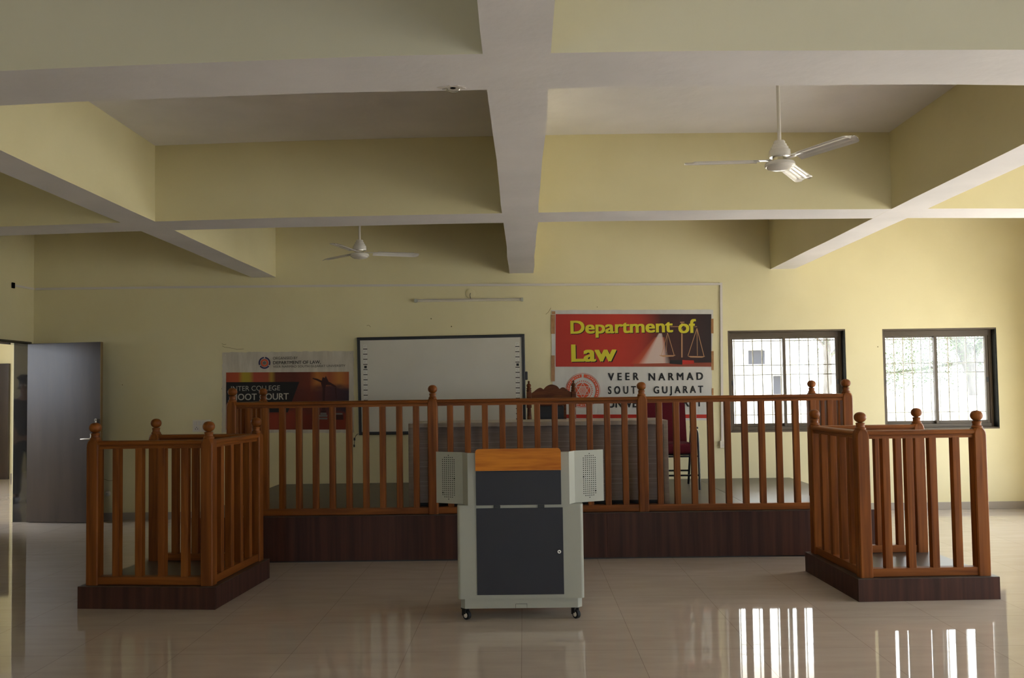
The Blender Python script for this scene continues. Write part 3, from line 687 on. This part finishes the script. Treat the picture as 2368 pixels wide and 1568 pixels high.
mb = MB(); polyp(mb, [(522.9, 861.5), (807, 859.8), (807, 993.4), (522.5, 993.6)], YW-.0015); mb.build('printed_picture', photo_moot(), b2, smooth=0)
k6 = lambda x, y: (500+x/6.766, 800+y/6.766)
mb = MB(); ys = YW-.0025
polyp(mb, [k6(157, 568), k6(1300, 562), k6(1120, 1040), k6(157, 1040)], ys)
mb.build('dark_title_block', I_black, b2, smooth=0)
mb = MB()
for p in (((1510, 500), (1580, 512), (1660, 548), (1655, 580), (1570, 540), (1505, 515)), ((1650, 545), (1665, 490), (1700, 500), (1715, 470), (1730, 500), (1760, 560), (1800, 580), (1870, 625), (1885, 655), (1840, 640), (1790, 612), (1720, 610), (1705, 660), (1695, 960), (1665, 960), (1665, 660), (1640, 590)), ((1855, 650), (1880, 655), (1885, 830), (1872, 830))):
    polyp(mb, [k6(*q) for q in p], ys)
for x0, z0, x1, z1 in ((1655, 960, 1705, 1000), (1640, 1010, 1720, 1040)): rectp(mb, *k6(x0, z0), *k6(x1, z1), ys)
for x0, z0, x1, z1, mi in ((1630, 1045, 1725, 1075, 1), (1600, 1078, 1740, 1110, 1), (1575, 1125, 1740, 1150, 1), (1830, 1050, 1975, 1075, 1)): rectp(mb, *k6(x0, z0), *k6(x1, z1), ys, mi)
rectp(mb, *k6(1825, 1078), *k6(1990, 1155), ys)
mb.build('printed_scales', [I_dk, I_grey], b2, smooth=0)
I_txt = ink('ink_faded_black', (.05, .042, .035)); I_pale = ink('ink_pale', (.42, .39, .34))
textp('lettering', 'ORGANISED BY', 631.2, 825, 688.4, 831.4, yt, I_txt, b2)
textp('lettering', 'DEPARTMENT OF LAW,', 631.5, 834.3, 741.7, 843, yt, I_txt, b2, bold=.018)
textp('lettering', 'VEER NARMAD SOUTH GUJARAT UNIVERSITY', 631.5, 844.3, 798.6, 851, yt, I_txt, b2)
textp('lettering', 'INTER COLLEGE', 534.5, 892.2, 647.5, 903.6, yt, I_pale, b2)
textp('lettering', 'MOOT COURT', 535, 910, 667.7, 925, yt, I_pale, b2, bold=.016)
mb = MB(); c = (611.6, 839.2)
for k in range(3): ringp(mb, c, 10.8, 13.8, PI/2+.12+k*2*PI/3, PI/2-.12+(k+1)*2*PI/3, yt, 0, 14)
ringp(mb, c, 5.2, 8.6, 0, 2*PI, yt, 1, 28); ringp(mb, c, 0, 4.0, 0, 2*PI, yt, 2, 20); ringp(mb, c, 9.4, 9.9, 0, 2*PI, yt, 0, 28)
mb.build('emblem', [I_navy, I_or, I_grey], b2, smooth=0)
mb = MB()
for q in ((141, 145), (2103, 115), (2085, 1280)): ringp(mb, k6(*q), 0, 1.2, 0, 2*PI, yt, 0, 10)
mb.build('eyelet', M_['steel'], b2, smooth=0)

# ------------------------------------------------------------------ interactive whiteboard
wb = thing('whiteboard', 'large whiteboard with a black frame and columns of icons, between the banners', 'whiteboard', (0, 0, 0))
Q = [at(826.5, 781, YB), at(1213, 773, YB), at(1217.5, 1000, YB), at(831, 1006, YB)]
def wq(i, dx, dz, y): return (Q[i][0]+dx, y, Q[i][1]+dz)
fw = .036
def frame_ring(mb, t0, t1):
    """a four-sided frame between the board's outline and an inset one"""
    s = ((1, -1), (-1, -1), (-1, 1), (1, 1))
    O = [[mb.b.verts.new(wq(i, s[i][0]*e, s[i][1]*e, y)) for i in range(4)] for e, y in ((0, YB-.001), (0, t0), (.008, t1), (fw, t1), (fw, t0+.004))]
    for A, B in zip(O, O[1:]):
        for k in range(4): mb.b.faces.new((A[k], B[k], B[(k+1) % 4], A[(k+1) % 4]))
mb = MB(); frame_ring(mb, YB-.030, YB-.038); mb.build('frame', M_['black'], wb, smooth=30)
mb = MB(); s = ((1, -1), (-1, -1), (-1, 1), (1, 1)); V = [wq(i, s[i][0]*(fw-.002), s[i][1]*(fw-.002), YB-.028) for i in range(4)]
V2 = [wq(i, s[i][0]*(fw-.002), s[i][1]*(fw-.002), YB-.002) for i in range(4)]
mb.poly(V[::-1]); mb.poly(V2)
for k in range(4): mb.poly([V[k], V[(k+1) % 4], V2[(k+1) % 4], V2[k]])
mb.build('writing_surface', M_['board'], wb, smooth=0)
yb = YB-.0288
I_sq = ink('ink_icon_square', (.66, .64, .59)); I_ic = ink('ink_icon_line', (.30, .28, .25))
for u0, v0, p, du in ((839.6, 807.3, 11.86, .17), (1191.4, 801.5, 11.93, .18)):
    mb = MB()
    for k in range(16):
        v = v0+k*p; u = u0+k*du*.75; rectp(mb, u, v-.85, u+9.8, v+.85, yb, 0)
        if k < 15 or True:
            w = v-p/2
            if k == 4: rectp(mb, u+2.2, w-2.8, u+8.0, w+2.8, yb, 0)
            else:
                rectp(mb, u+.6, w-4.1, u+8.6, w+4.1, yb, 1)
                ringp(mb, (u+4.7, w), 1.5, 2.1, .3*k, .3*k+4.2, yb-.0006, 2, 10)
    mb.build('icon_strip', [I_black, I_sq, I_ic], wb, smooth=0)
a = at(1216, 868, YB); MB().box(a[0]-.012, a[0]+.022, YB-.036, YB-.006, a[1]-.055, a[1]+.045, .008).build('pen_tray', M_['black'], wb)
p = [at(u, v, YB) for u, v in ((829, 1003), (824, 1006), (821.5, 1012), (820.5, 1018), (819.5, 1028))]
MB().tube([(q[0], YB-.012, q[1]) for q in p], .003, 6, smooth=2).box(p[3][0]-.010, p[3][0]+.008, YB-.022, YB-.004, p[3][1]-.004, p[3][1]+.03, .003).box(p[4][0]-.008, p[4][0]+.008, YB-.02, YB-.004, p[4][1]-.03, p[4][1], .003).build('dangling_cable', M_['black'], wb)

# ------------------------------------------------------------------ fittings on the back wall
a, b = at(962, 696.5, YB), at(1207, 693.5, YB)
tl = thing('tube_light', 'slim unlit tube light batten on the wall above the whiteboard', 'light', ((a[0]+b[0])/2, YB, (a[1]+b[1])/2)); hl = (b[0]-a[0])/2; tl.rotation_euler.y = -math.atan2(b[1]-a[1], b[0]-a[0])
MB().box(-hl, hl, -.030, 0, -.012, .020, .004).build('batten', M_['pvc'], tl)
MB().lathe([(.0125, -hl+.03), (.0125, hl-.03)], (0, -.045, -.003), 16, axis='x').build('tube', M_['cream'], tl)
for s in (-1, 1): MB().box(s*hl-.016, s*hl+.016, -.062, 0, -.018, .022, .004).build('lamp_holder', M_['grey'], tl)
a = at(1088, 679, YB); ro = thing('ceiling_rose', 'round cream wiring plate with a short dark wire above the tube light', 'wiring plate', (a[0], YB, a[1]))
MB().lathe([(.058, 0), (.058, -.006), (.050, -.012), (.002, -.013)], (0, 0, 0), 28, axis='y').build('plate', M_['wall'], ro)
MB().tube([(0, -.012, .004), (-.006, -.02, -.02), (-.003, -.024, -.04), (.002, -.028, -.063)], .004, 8, smooth=1).build('wire', M_['black'], ro)
# conduit run: along the wall, round the left corner and down at the right
pts = [at(83, 668.5, YB), at(400, 664.5, YB), at(900, 660, YB), at(1667, 657, YB)]
cd = thing('conduit', 'thin white surface conduit running along the wall under the beams', 'conduit', (0, 0, 0))
mb = MB()
for p, q in zip(pts, pts[1:]): mb.prism([(p[0], p[1]-.013), (q[0], q[1]-.013), (q[0], q[1]+.013), (p[0], p[1]+.013)], 'y', YB-.016, YB-.001)
hk = (10.07, 2.752)
mb.build('horizontal_run', M_['pvc'], cd, smooth=0)
p, q = at(1667, 654, YB), at(1670, 1020, YB)
MB().prism([(p[0]-.014, p[1]), (q[0]-.014, q[1]), (q[0]+.014, q[1]), (p[0]+.014, p[1])], 'y', YB-.0165, YB-.001).build('vertical_drop', M_['pvc'], cd, smooth=0)
cr = thing('conduit', 'short conduit stub with a dark broken end on the left wall above the door', 'conduit', (XL+.001, hk[0], hk[1]))
MB().prism([(0, -.012), (YB-hk[0]-.018, pts[0][1]-hk[1]-.012), (YB-hk[0]-.018, pts[0][1]-hk[1]+.012), (0, .012)], 'x', 0, .014).build('casing', M_['pvc'], cr, smooth=0)
MB().box(0, .02, -.04, .005, -.035, .03, .004).build('broken_end', M_['hole'], cr)
a = at(1670, 1027, YB); jb = thing('junction_box', 'small square cream junction box at the lower end of the white conduit', 'junction box', (a[0], YB, a[1]))
MB().box(-.031, .031, -.035, 0, -.045, .04, .004).build('box', M_['cream'], jb); MB().lathe([(.009, -.038), (.009, -.034)], (.006, 0, -.012), 14, axis='y').build('knob', M_['pvc'], jb)
a, b = at(446, 971, YB), at(488, 999, YB); sb = thing('switchboard', 'cream switch and socket plate on the wall below the left banner', 'switch', ((a[0]+b[0])/2, YB, (a[1]+b[1])/2)); sw, sh = (b[0]-a[0])/2, (a[1]-b[1])/2
MB().box(-sw, sw, -.012, 0, -sh, sh, .003).build('plate', M_['cream'], sb)
for i in range(4): MB().box(-sw+.014+i*.047, -sw+.050+i*.047, -.016, -.011, .008, .055, .002).build('switch', M_['pvc'], sb)
for i in range(2):
    o = MB().box(-sw+.015+i*.10, -sw+.085+i*.10, -.014, -.011, -.058, 0, .002).build('socket', M_['pvc'], sb)
    mb = MB()
    for dx, dz in ((-.012, -.035), (.012, -.035), (0, -.016)): mb.lathe([(.005, -.0146), (.005, -.0135)], (-sw+.05+i*.10+dx, 0, dz), 10, axis='y')
    mb.build('pin_hole', M_['hole'], o)
a = at(250, 1141, YB); so = thing('wall_socket', 'small pale round socket low on the back wall beside the open door', 'socket', (a[0], YB, a[1]))
MB().lathe([(.032, 0), (.032, -.010), (.024, -.02), (.002, -.022)], (0, 0, 0), 20, axis='y').build('cover', M_['cream'], so)
MB().box(-.010, .010, -.034, -.018, -.006, .006, .002).build('stub', M_['grey'], so)
# broken plaster with a hook on the first cross beam
a = at(1058, 203, 4.03)
hb = thing('ceiling_hook', 'small metal hook in broken white plaster under the first beam', 'hook', (-.305, 4.03, ZB))
mb = MB(); n = 18; P = [(.055*(1+.4*math.sin(k*2.1)+.2*math.sin(k*5.3))*math.cos(2*PI*k/n), .030*(1+.3*math.sin(k*3.1))*math.sin(2*PI*k/n)) for k in range(n)]
mb.prism(P, 'z', -.004, .002); mb.build('plaster_patch', M_['pvc'], hb)
MB().tube([(-.03, 0, -.002), (-.025, 0, -.016), (0, .004, -.024), (.025, 0, -.016), (.03, 0, -.002)], .004, 8, smooth=2).build('hook', M_['steel'], hb)
MB().lathe([(.013, -.0052), (.013, -.003)], (0, -.004, 0), 12).build('socket_hole', M_['hole'], hb)

# ------------------------------------------------------------------ ceiling fans
def blade_mesh():
    mb = MB(); nx, ny = 30, 14; V = []
    prof = [0, .0, .006, .006, 0, 0, 0, .007, .007, 0, 0, .006, .006, 0, 0]
    for i in range(nx+1):
        t = i/nx; x = .135+.465*t; w = .052+.010*t
        if t > .9: w *= math.sqrt(max(.02, 1-((t-.9)/.1)**2*.85))
        row = []
        for j in range(ny+1):
            s = -1+2*j/ny; rz = prof[j]*(1 if .08 < t < .9 else 0)
            row.append((x, s*w, rz-.010*s*s))
        V.append(row)
    A = [[mb.b.verts.new(p) for p in r] for r in V]; B = [[mb.b.verts.new((p[0], p[1], p[2]-.0016)) for p in r] for r in V]
    for i in range(nx):
        for j in range(ny):
            mb.b.faces.new((A[i][j], A[i+1][j], A[i+1][j+1], A[i][j+1])); mb.b.faces.new((B[i][j], B[i][j+1], B[i+1][j+1], B[i+1][j]))
    for i in range(nx):
        for j in (0, ny): mb.b.faces.new((A[i][j], B[i][j], B[i+1][j], A[i+1][j]))
    for j in range(ny):
        for i in (0, nx): mb.b.faces.new((A[i][j], B[i][j], B[i][j+1], A[i][j+1]))
    bmesh.ops.rotate(mb.b, verts=mb.b.verts[:], cent=(0, 0, 0), matrix=Matrix.Rotation(math.radians(-10.5), 3, 'X'))
    return mb
def make_fan(label, loc, ang, tilt=(0, 0)):
    t = thing('ceiling_fan', label, 'fan', (loc[0], loc[1], ZS), 0, 'ceiling fans')
    dz = loc[2]-ZS        # z = 0 of the fan body is the blade plane
    body = []
    MB().lathe([(.055, -.004), (.055, -.03), (.035, -.07), (.016, -.075)], (0, 0, 0), 20).build('canopy', M_['fan'], t)
    MB().lathe([(.0115, -.06), (.0115, dz+.10)], (0, 0, 0), 14).build('downrod', M_['fan'], t)
    MB().lathe([(.030, dz+.150), (.036, dz+.142), (.036, dz+.130), (.044, dz+.126), (.045, dz+.112), (.054, dz+.108), (.056, dz+.094), (.065, dz+.088), (.068, dz+.055), (.064, dz+.044)], (0, 0, 0), 28).build('lower_canopy', M_['fan'], t)
    MB().lathe([(.045, dz+.046), (.045, dz+.014)], (0, 0, 0), 24).build('motor_core', M_['steel'], t)
    MB().lathe([(.060, dz+.018), (.088, dz+.010), (.094, dz), (.095, dz-.012), (.088, dz-.018), (.084, dz-.018), (.080, dz-.026), (.060, dz-.036), (.030, dz-.042), (.003, dz-.043)], (0, 0, 0), 36).build('motor_housing', M_['fan'], t)
    global _blade
    for k in range(3):
        if _blade is None: _blade = blade_mesh().build('blade', M_['fan'], t, smooth=30); o = _blade; br = MB().box(.055, .185, -.018, .018, -.001, .003, .001).build('bracket', M_['fan'], o)
        else: o = copy_tree(_blade, t)
        o.location = (0, 0, dz+.024); o.rotation_euler = (0, 0, math.radians(ang+120*k))
    return t
_blade = None
make_fan('large white three-bladed ceiling fan with shiny blades, upper right', (1.650, 5.60, 2.868), 58)
make_fan('white three-bladed ceiling fan hanging far back, above the left banner', (-1.620, 8.80, 2.838), 17)

# ------------------------------------------------------------------ outside the windows
M_['ground'] = noisy('sunlit_ground', (.55, .52, .46), (.66, .62, .55), (1, 1, 1), .9, .1, 0, .6)
M_['render'] = noisy('white_render', (.74, .73, .70), (.82, .81, .78), (1, 1, 1), .9, .1, 0, 1)
M_['bark'] = noisy('grey_bark', (.10, .092, .085), (.17, .158, .148), (6, 6, 1), .9, .1, .6, 3)
M_['leaf'] = noisy('pine_leaves', (.070, .095, .048), (.13, .16, .095), (1, 1, 1), .7, .2, 0, 3)
M_['shutter'] = mat('grey_shutter', (.045, .045, .052), .7, .2)
struct(MB().box(-40, 60, YB+.7, 90, -.35, -.25).build('exterior_ground', M_['ground'], smooth=0))
struct(MB().box(XR+.5, 60, -40, YB+.7, -.35, -.25).build('exterior_ground', M_['ground'], smooth=0))
bw = thing('boundary_wall', 'low white boundary wall outside beyond the right-hand window', 'wall', (9.5, 19.0, -.25))
MB().box(-3.6, 12, -.1, .1, 0, 1.42).build('wall_panel', M_['render'], bw); MB().box(-3.6, 12, -.14, .14, 1.42, 1.47).build('coping', M_['render'], bw)
bd = thing('exterior_building', 'pale building with grey windows outside beyond the left-hand window', 'building', (6.0, 26.0, -.25))
MB().box(-5, 1.85, 0, 3, 0, 8.5).build('wall_block', M_['render'], bd)
def bwin(u0, v0, u1, v1):
    a, b = at(u0, v0, 26), at(u1, v1, 26)
    f = MB().box(a[0]-6, b[0]-6, -.05, .02, b[1]+.25, a[1]+.25).build('window', M_['shutter'], bd)
    MB().box(a[0]-6.05, b[0]-5.95, -.25, 0, a[1]+.27, a[1]+.33).build('sun_shade', M_['render'], bd)
bwin(1730, 811, 1768, 842); bwin(1788, 870, 1808, 912)
def tree(label, base, trunk, nleaf, r, crown, seed):
    rnd = random.Random(seed); t = thing('tree', label, 'tree', base, 0, 'trees outside the windows'); tips = []
    mb = MB(); mb.tube(trunk[0], trunk[1], 10, smooth=1)
    for path, rad in trunk[2]: mb.tube(path, rad, 7, smooth=1); tips += path[1:]
    mb.build('trunk', M_['bark'], t)
    mb = MB()
    for k in range(nleaf):
        c = Vector(rnd.choice(tips)) if rnd.random() < .7 else Vector((rnd.uniform(*crown[0]), rnd.uniform(*crown[1]), rnd.uniform(*crown[2])))
        p = c+Vector((rnd.gauss(0, r), rnd.gauss(0, r), rnd.gauss(0, r*.6)))
        a = Vector((rnd.uniform(-1, 1), rnd.uniform(-1, 1), rnd.uniform(-.7, .5))).normalized(); b = a.cross(Vector((rnd.uniform(-1, 1), rnd.uniform(-1, 1), rnd.uniform(-1, 1)))).normalized()
        l, w = rnd.uniform(.05, .11), rnd.uniform(.010, .022)
        mb.poly([p-a*l*.5, p+b*w, p+a*l*.5, p-b*w])
    mb.build('foliage', M_['leaf'], t, smooth=0, recalc=False)
tree('thick-trunked tree outside the right-hand window, leaning left', (13.55, 26.9, -.25),
     ([(.25, 0, 0), (.15, 0, 1.8), (-.1, 0, 2.5), (-.42, .1, 3.2), (-.65, .1, 4.2), (-.8, 0, 6)], [.36, .08],
      [([(-.1, 0, 2.4), (.4, .2, 3.0), (.9, .2, 3.6)], [.16, .05]), ([(-.42, 0, 3.1), (-1.2, -.4, 3.3), (-2.0, -.6, 3.5)], [.09, .03]), ([(-.2, 0, 2.4), (-1.3, .3, 2.2), (-2.4, .4, 2.1)], [.06, .02]),
       ([(-.65, 0, 4.2), (.2, -.2, 4.7), (.9, -.3, 4.9)], [.1, .03]), ([(-.6, 0, 3.9), (-1.6, .3, 4.3), (-2.6, .3, 4.5)], [.08, .03])]),
     26000, .55, ((-3.3, 1.6), (-.8, .8), (2.3, 5.6)), 3)
tree('slender pale tree outside the left-hand window', (8.55, 22.0, -.25),
     ([(0, 0, 0), (.05, 0, 2), (-.1, 0, 4), (0, 0, 7)], [.10, .03],
      [([(0, 0, 2.6), (.5, .1, 3.2), (.9, .1, 3.7)], [.04, .02]), ([(0, 0, 3.4), (-.4, .1, 3.9), (-.6, 0, 4.4)], [.03, .015]), ([(0, 0, 4.2), (.6, .1, 4.6), (1.1, .1, 5)], [.03, .015])]),
     900, .35, ((-.3, 1.4), (-.5, .5), (2.6, 5.4)), 5)
tree('bushy dark tree seen at the left of the right-hand window', (11.2, 33.0, -.25),
     ([(0, 0, 0), (.1, 0, 3), (0, 0, 6)], [.2, .08], [([(0, 0, 2.6), (.7, .1, 3.4), (1.3, .1, 3.8)], [.08, .03]), ([(0, 0, 3.2), (-.7, .1, 4.0), (-1.2, 0, 4.6)], [.06, .03]), ([(0, 0, 4), (.8, .1, 5), (1.3, .1, 5.4)], [.06, .03])]),
     4000, .6, ((-.9, 2.0), (-.8, .8), (2.4, 6)), 8)

# ------------------------------------------------------------------ a person in the corridor, mirrored in the polished door frame
M_['cloth'] = noisy('dark_clothes', (.014, .014, .016), (.024, .023, .026), (8, 8, 8), .85, .1, 0, 3)
M_['skin'] = mat('skin', (.22, .11, .065), .5, .4); M_['hair'] = mat('black_hair', (.008, .007, .007), .5, .4)
pn = thing('person', 'person in dark clothes standing in the corridor, mirrored in the polished door frame', 'person', (-7.00, 8.45, 0), 2.9)
def skin_mesh(name, verts, edges, radii, m, parent, root=0, sub=2):
    me = bpy.data.meshes.new(name); me.from_pydata(verts, edges, []); o = bpy.data.objects.new(name, me); COL.objects.link(o)
    md = o.modifiers.new('s', 'SKIN'); md.use_smooth_shade = True
    for i, r in enumerate(radii):
        v = me.skin_vertices[0].data[i]; v.radius = r if isinstance(r, tuple) else (r, r); v.use_root = i == root
    sm = o.modifiers.new('d', 'SUBSURF'); sm.levels = sub; sm.render_levels = sub
    bpy.context.view_layer.update()
    e = bpy.data.meshes.new_from_object(o.evaluated_get(bpy.context.evaluated_depsgraph_get())); bpy.data.objects.remove(o)
    e.name = name; e.materials.clear(); e.materials.append(m); e.shade_smooth()
    r = bpy.data.objects.new(name, e); COL.objects.link(r); r.parent = parent; return r
bv = [(0, 0, .93), (0, .01, 1.10), (0, .01, 1.25), (0, .015, 1.40), (0, .005, 1.47), (0, -.01, 1.56), (0, -.015, 1.63), (0, -.01, 1.70)]
be = [(i, i+1) for i in range(7)]; br_ = [(.15, .11), (.13, .10), (.15, .11), (.15, .10), (.055, .055), (.062, .078), (.072, .088), (.05, .06)]
for s in (-1, 1):
    n = len(bv); bv += [(s*.17, .01, 1.39), (s*.215, .03, 1.13), (s*.225, -.03, .90), (s*.225, -.05, .82)]
    be += [(3, n), (n, n+1), (n+1, n+2), (n+2, n+3)]; br_ += [.058, .045, .034, (.022, .038)]
    for q, (dx, dy, L) in enumerate(((-.0, -.035, .075), (0, -.012, .085), (0, .010, .08), (0, .03, .065))):
        k = len(bv); bv += [(s*.225, -.05+dy*.8, .78), (s*.22, -.055+dy, .78-L*.55), (s*.212, -.06+dy*.9, .78-L)]; be += [(n+3, k), (k, k+1), (k+1, k+2)]; br_ += [.010, .009, .008]
    k = len(bv); bv += [(s*.215, -.095, .80), (s*.205, -.11, .765)]; be += [(n+3, k), (k, k+1)]; br_ += [.011, .009]
    n = len(bv); bv += [(s*.10, 0, .86), (s*.105, -.01, .50), (s*.105, .02, .10), (s*.11, -.03, .04), (s*.115, -.14, .03)]
    be += [(0, n), (n, n+1), (n+1, n+2), (n+2, n+3), (n+3, n+4)]; br_ += [(.088, .09), .062, .042, .042, (.042, .028)]
body = skin_mesh('body', bv, be, br_, M_['skin'], pn)
hv = [(0, .02, 1.60), (0, .015, 1.68), (0, 0, 1.735)]; skin_mesh('hair', hv, [(0, 1), (1, 2)], [(.075, .085), (.083, .098), (.06, .07)], M_['hair'], pn, 1)
fm = MB()
for s in (-1, 1): fm.lathe([(.002, -.012), (.010, -.006), (.012, 0), (.010, .006), (.002, .012)], (s*.03, -.098, 1.635), 12, axis='y')
fm.build('eye', M_['pvc'], pn)
MB().tube([(0, -.10, 1.64), (0, -.118, 1.60), (0, -.105, 1.59)], [.008, .012, .008], 8).build('nose', M_['skin'], pn)
sv = [(0, 0, .86), (0, .01, 1.08), (0, .01, 1.25), (0, .015, 1.40), (0, .012, 1.44)]; se = [(i, i+1) for i in range(4)]; sr = [(.165, .125), (.145, .115), (.165, .125), (.165, .115), (.07, .07)]
for s in (-1, 1):
    n = len(sv); sv += [(s*.175, .01, 1.395), (s*.217, .03, 1.13), (s*.226, -.02, .93)]; se += [(3, n), (n, n+1), (n+1, n+2)]; sr += [.072, .058, .045]
skin_mesh('shirt', sv, se, sr, M_['cloth'], pn)
tv = [(0, 0, .94), (0, 0, .88)]; te = [(0, 1)]; tr = [(.165, .125), (.15, .12)]
for s in (-1, 1):
    n = len(tv); tv += [(s*.10, 0, .80), (s*.105, -.01, .50), (s*.107, .015, .10)]; te += [(1, n), (n, n+1), (n+1, n+2)]; tr += [(.10, .105), .078, .064]
skin_mesh('trousers', tv, te, tr, M_['cloth'], pn)
for s in (-1, 1): MB().box(s*.112-.045, s*.112+.045, -.19, .075, 0, .085, .03, seg=3).build('shoe', M_['black'], pn)

# ------------------------------------------------------------------ small cracks and specks in the wall paint
M_['crack'] = mat('plaster_crack', (.20, .15, .07), .8, .1)
for pts in (((514, 800), (520, 803), (534, 805), (548, 808), (564, 807)), ((513, 795), (518, 797), (523, 796)), ((848, 753), (853, 752), (857, 756)), ((1274, 712), (1268, 722), (1262, 727)), ((240, 1108), (252, 1112), (262, 1111))):
    P = [at(u, v, YB) for u, v in pts]; struct(MB().tube([(p[0], YB-.0005, p[1]) for p in P], .0022, 5).build('wall_crack', M_['crack']))
for u, v, r in ((997, 737, .008), (1044, 755, .008), (2030, 802, .007), (1381, 710, .005), (283, 890, .006), (513, 899, .006)):
    p = at(u, v, YB); struct(MB().lathe([(r, 0), (r*.7, -.003)], (p[0], YB, p[1]), 8, axis='y').build('wall_speck', M_['crack']))
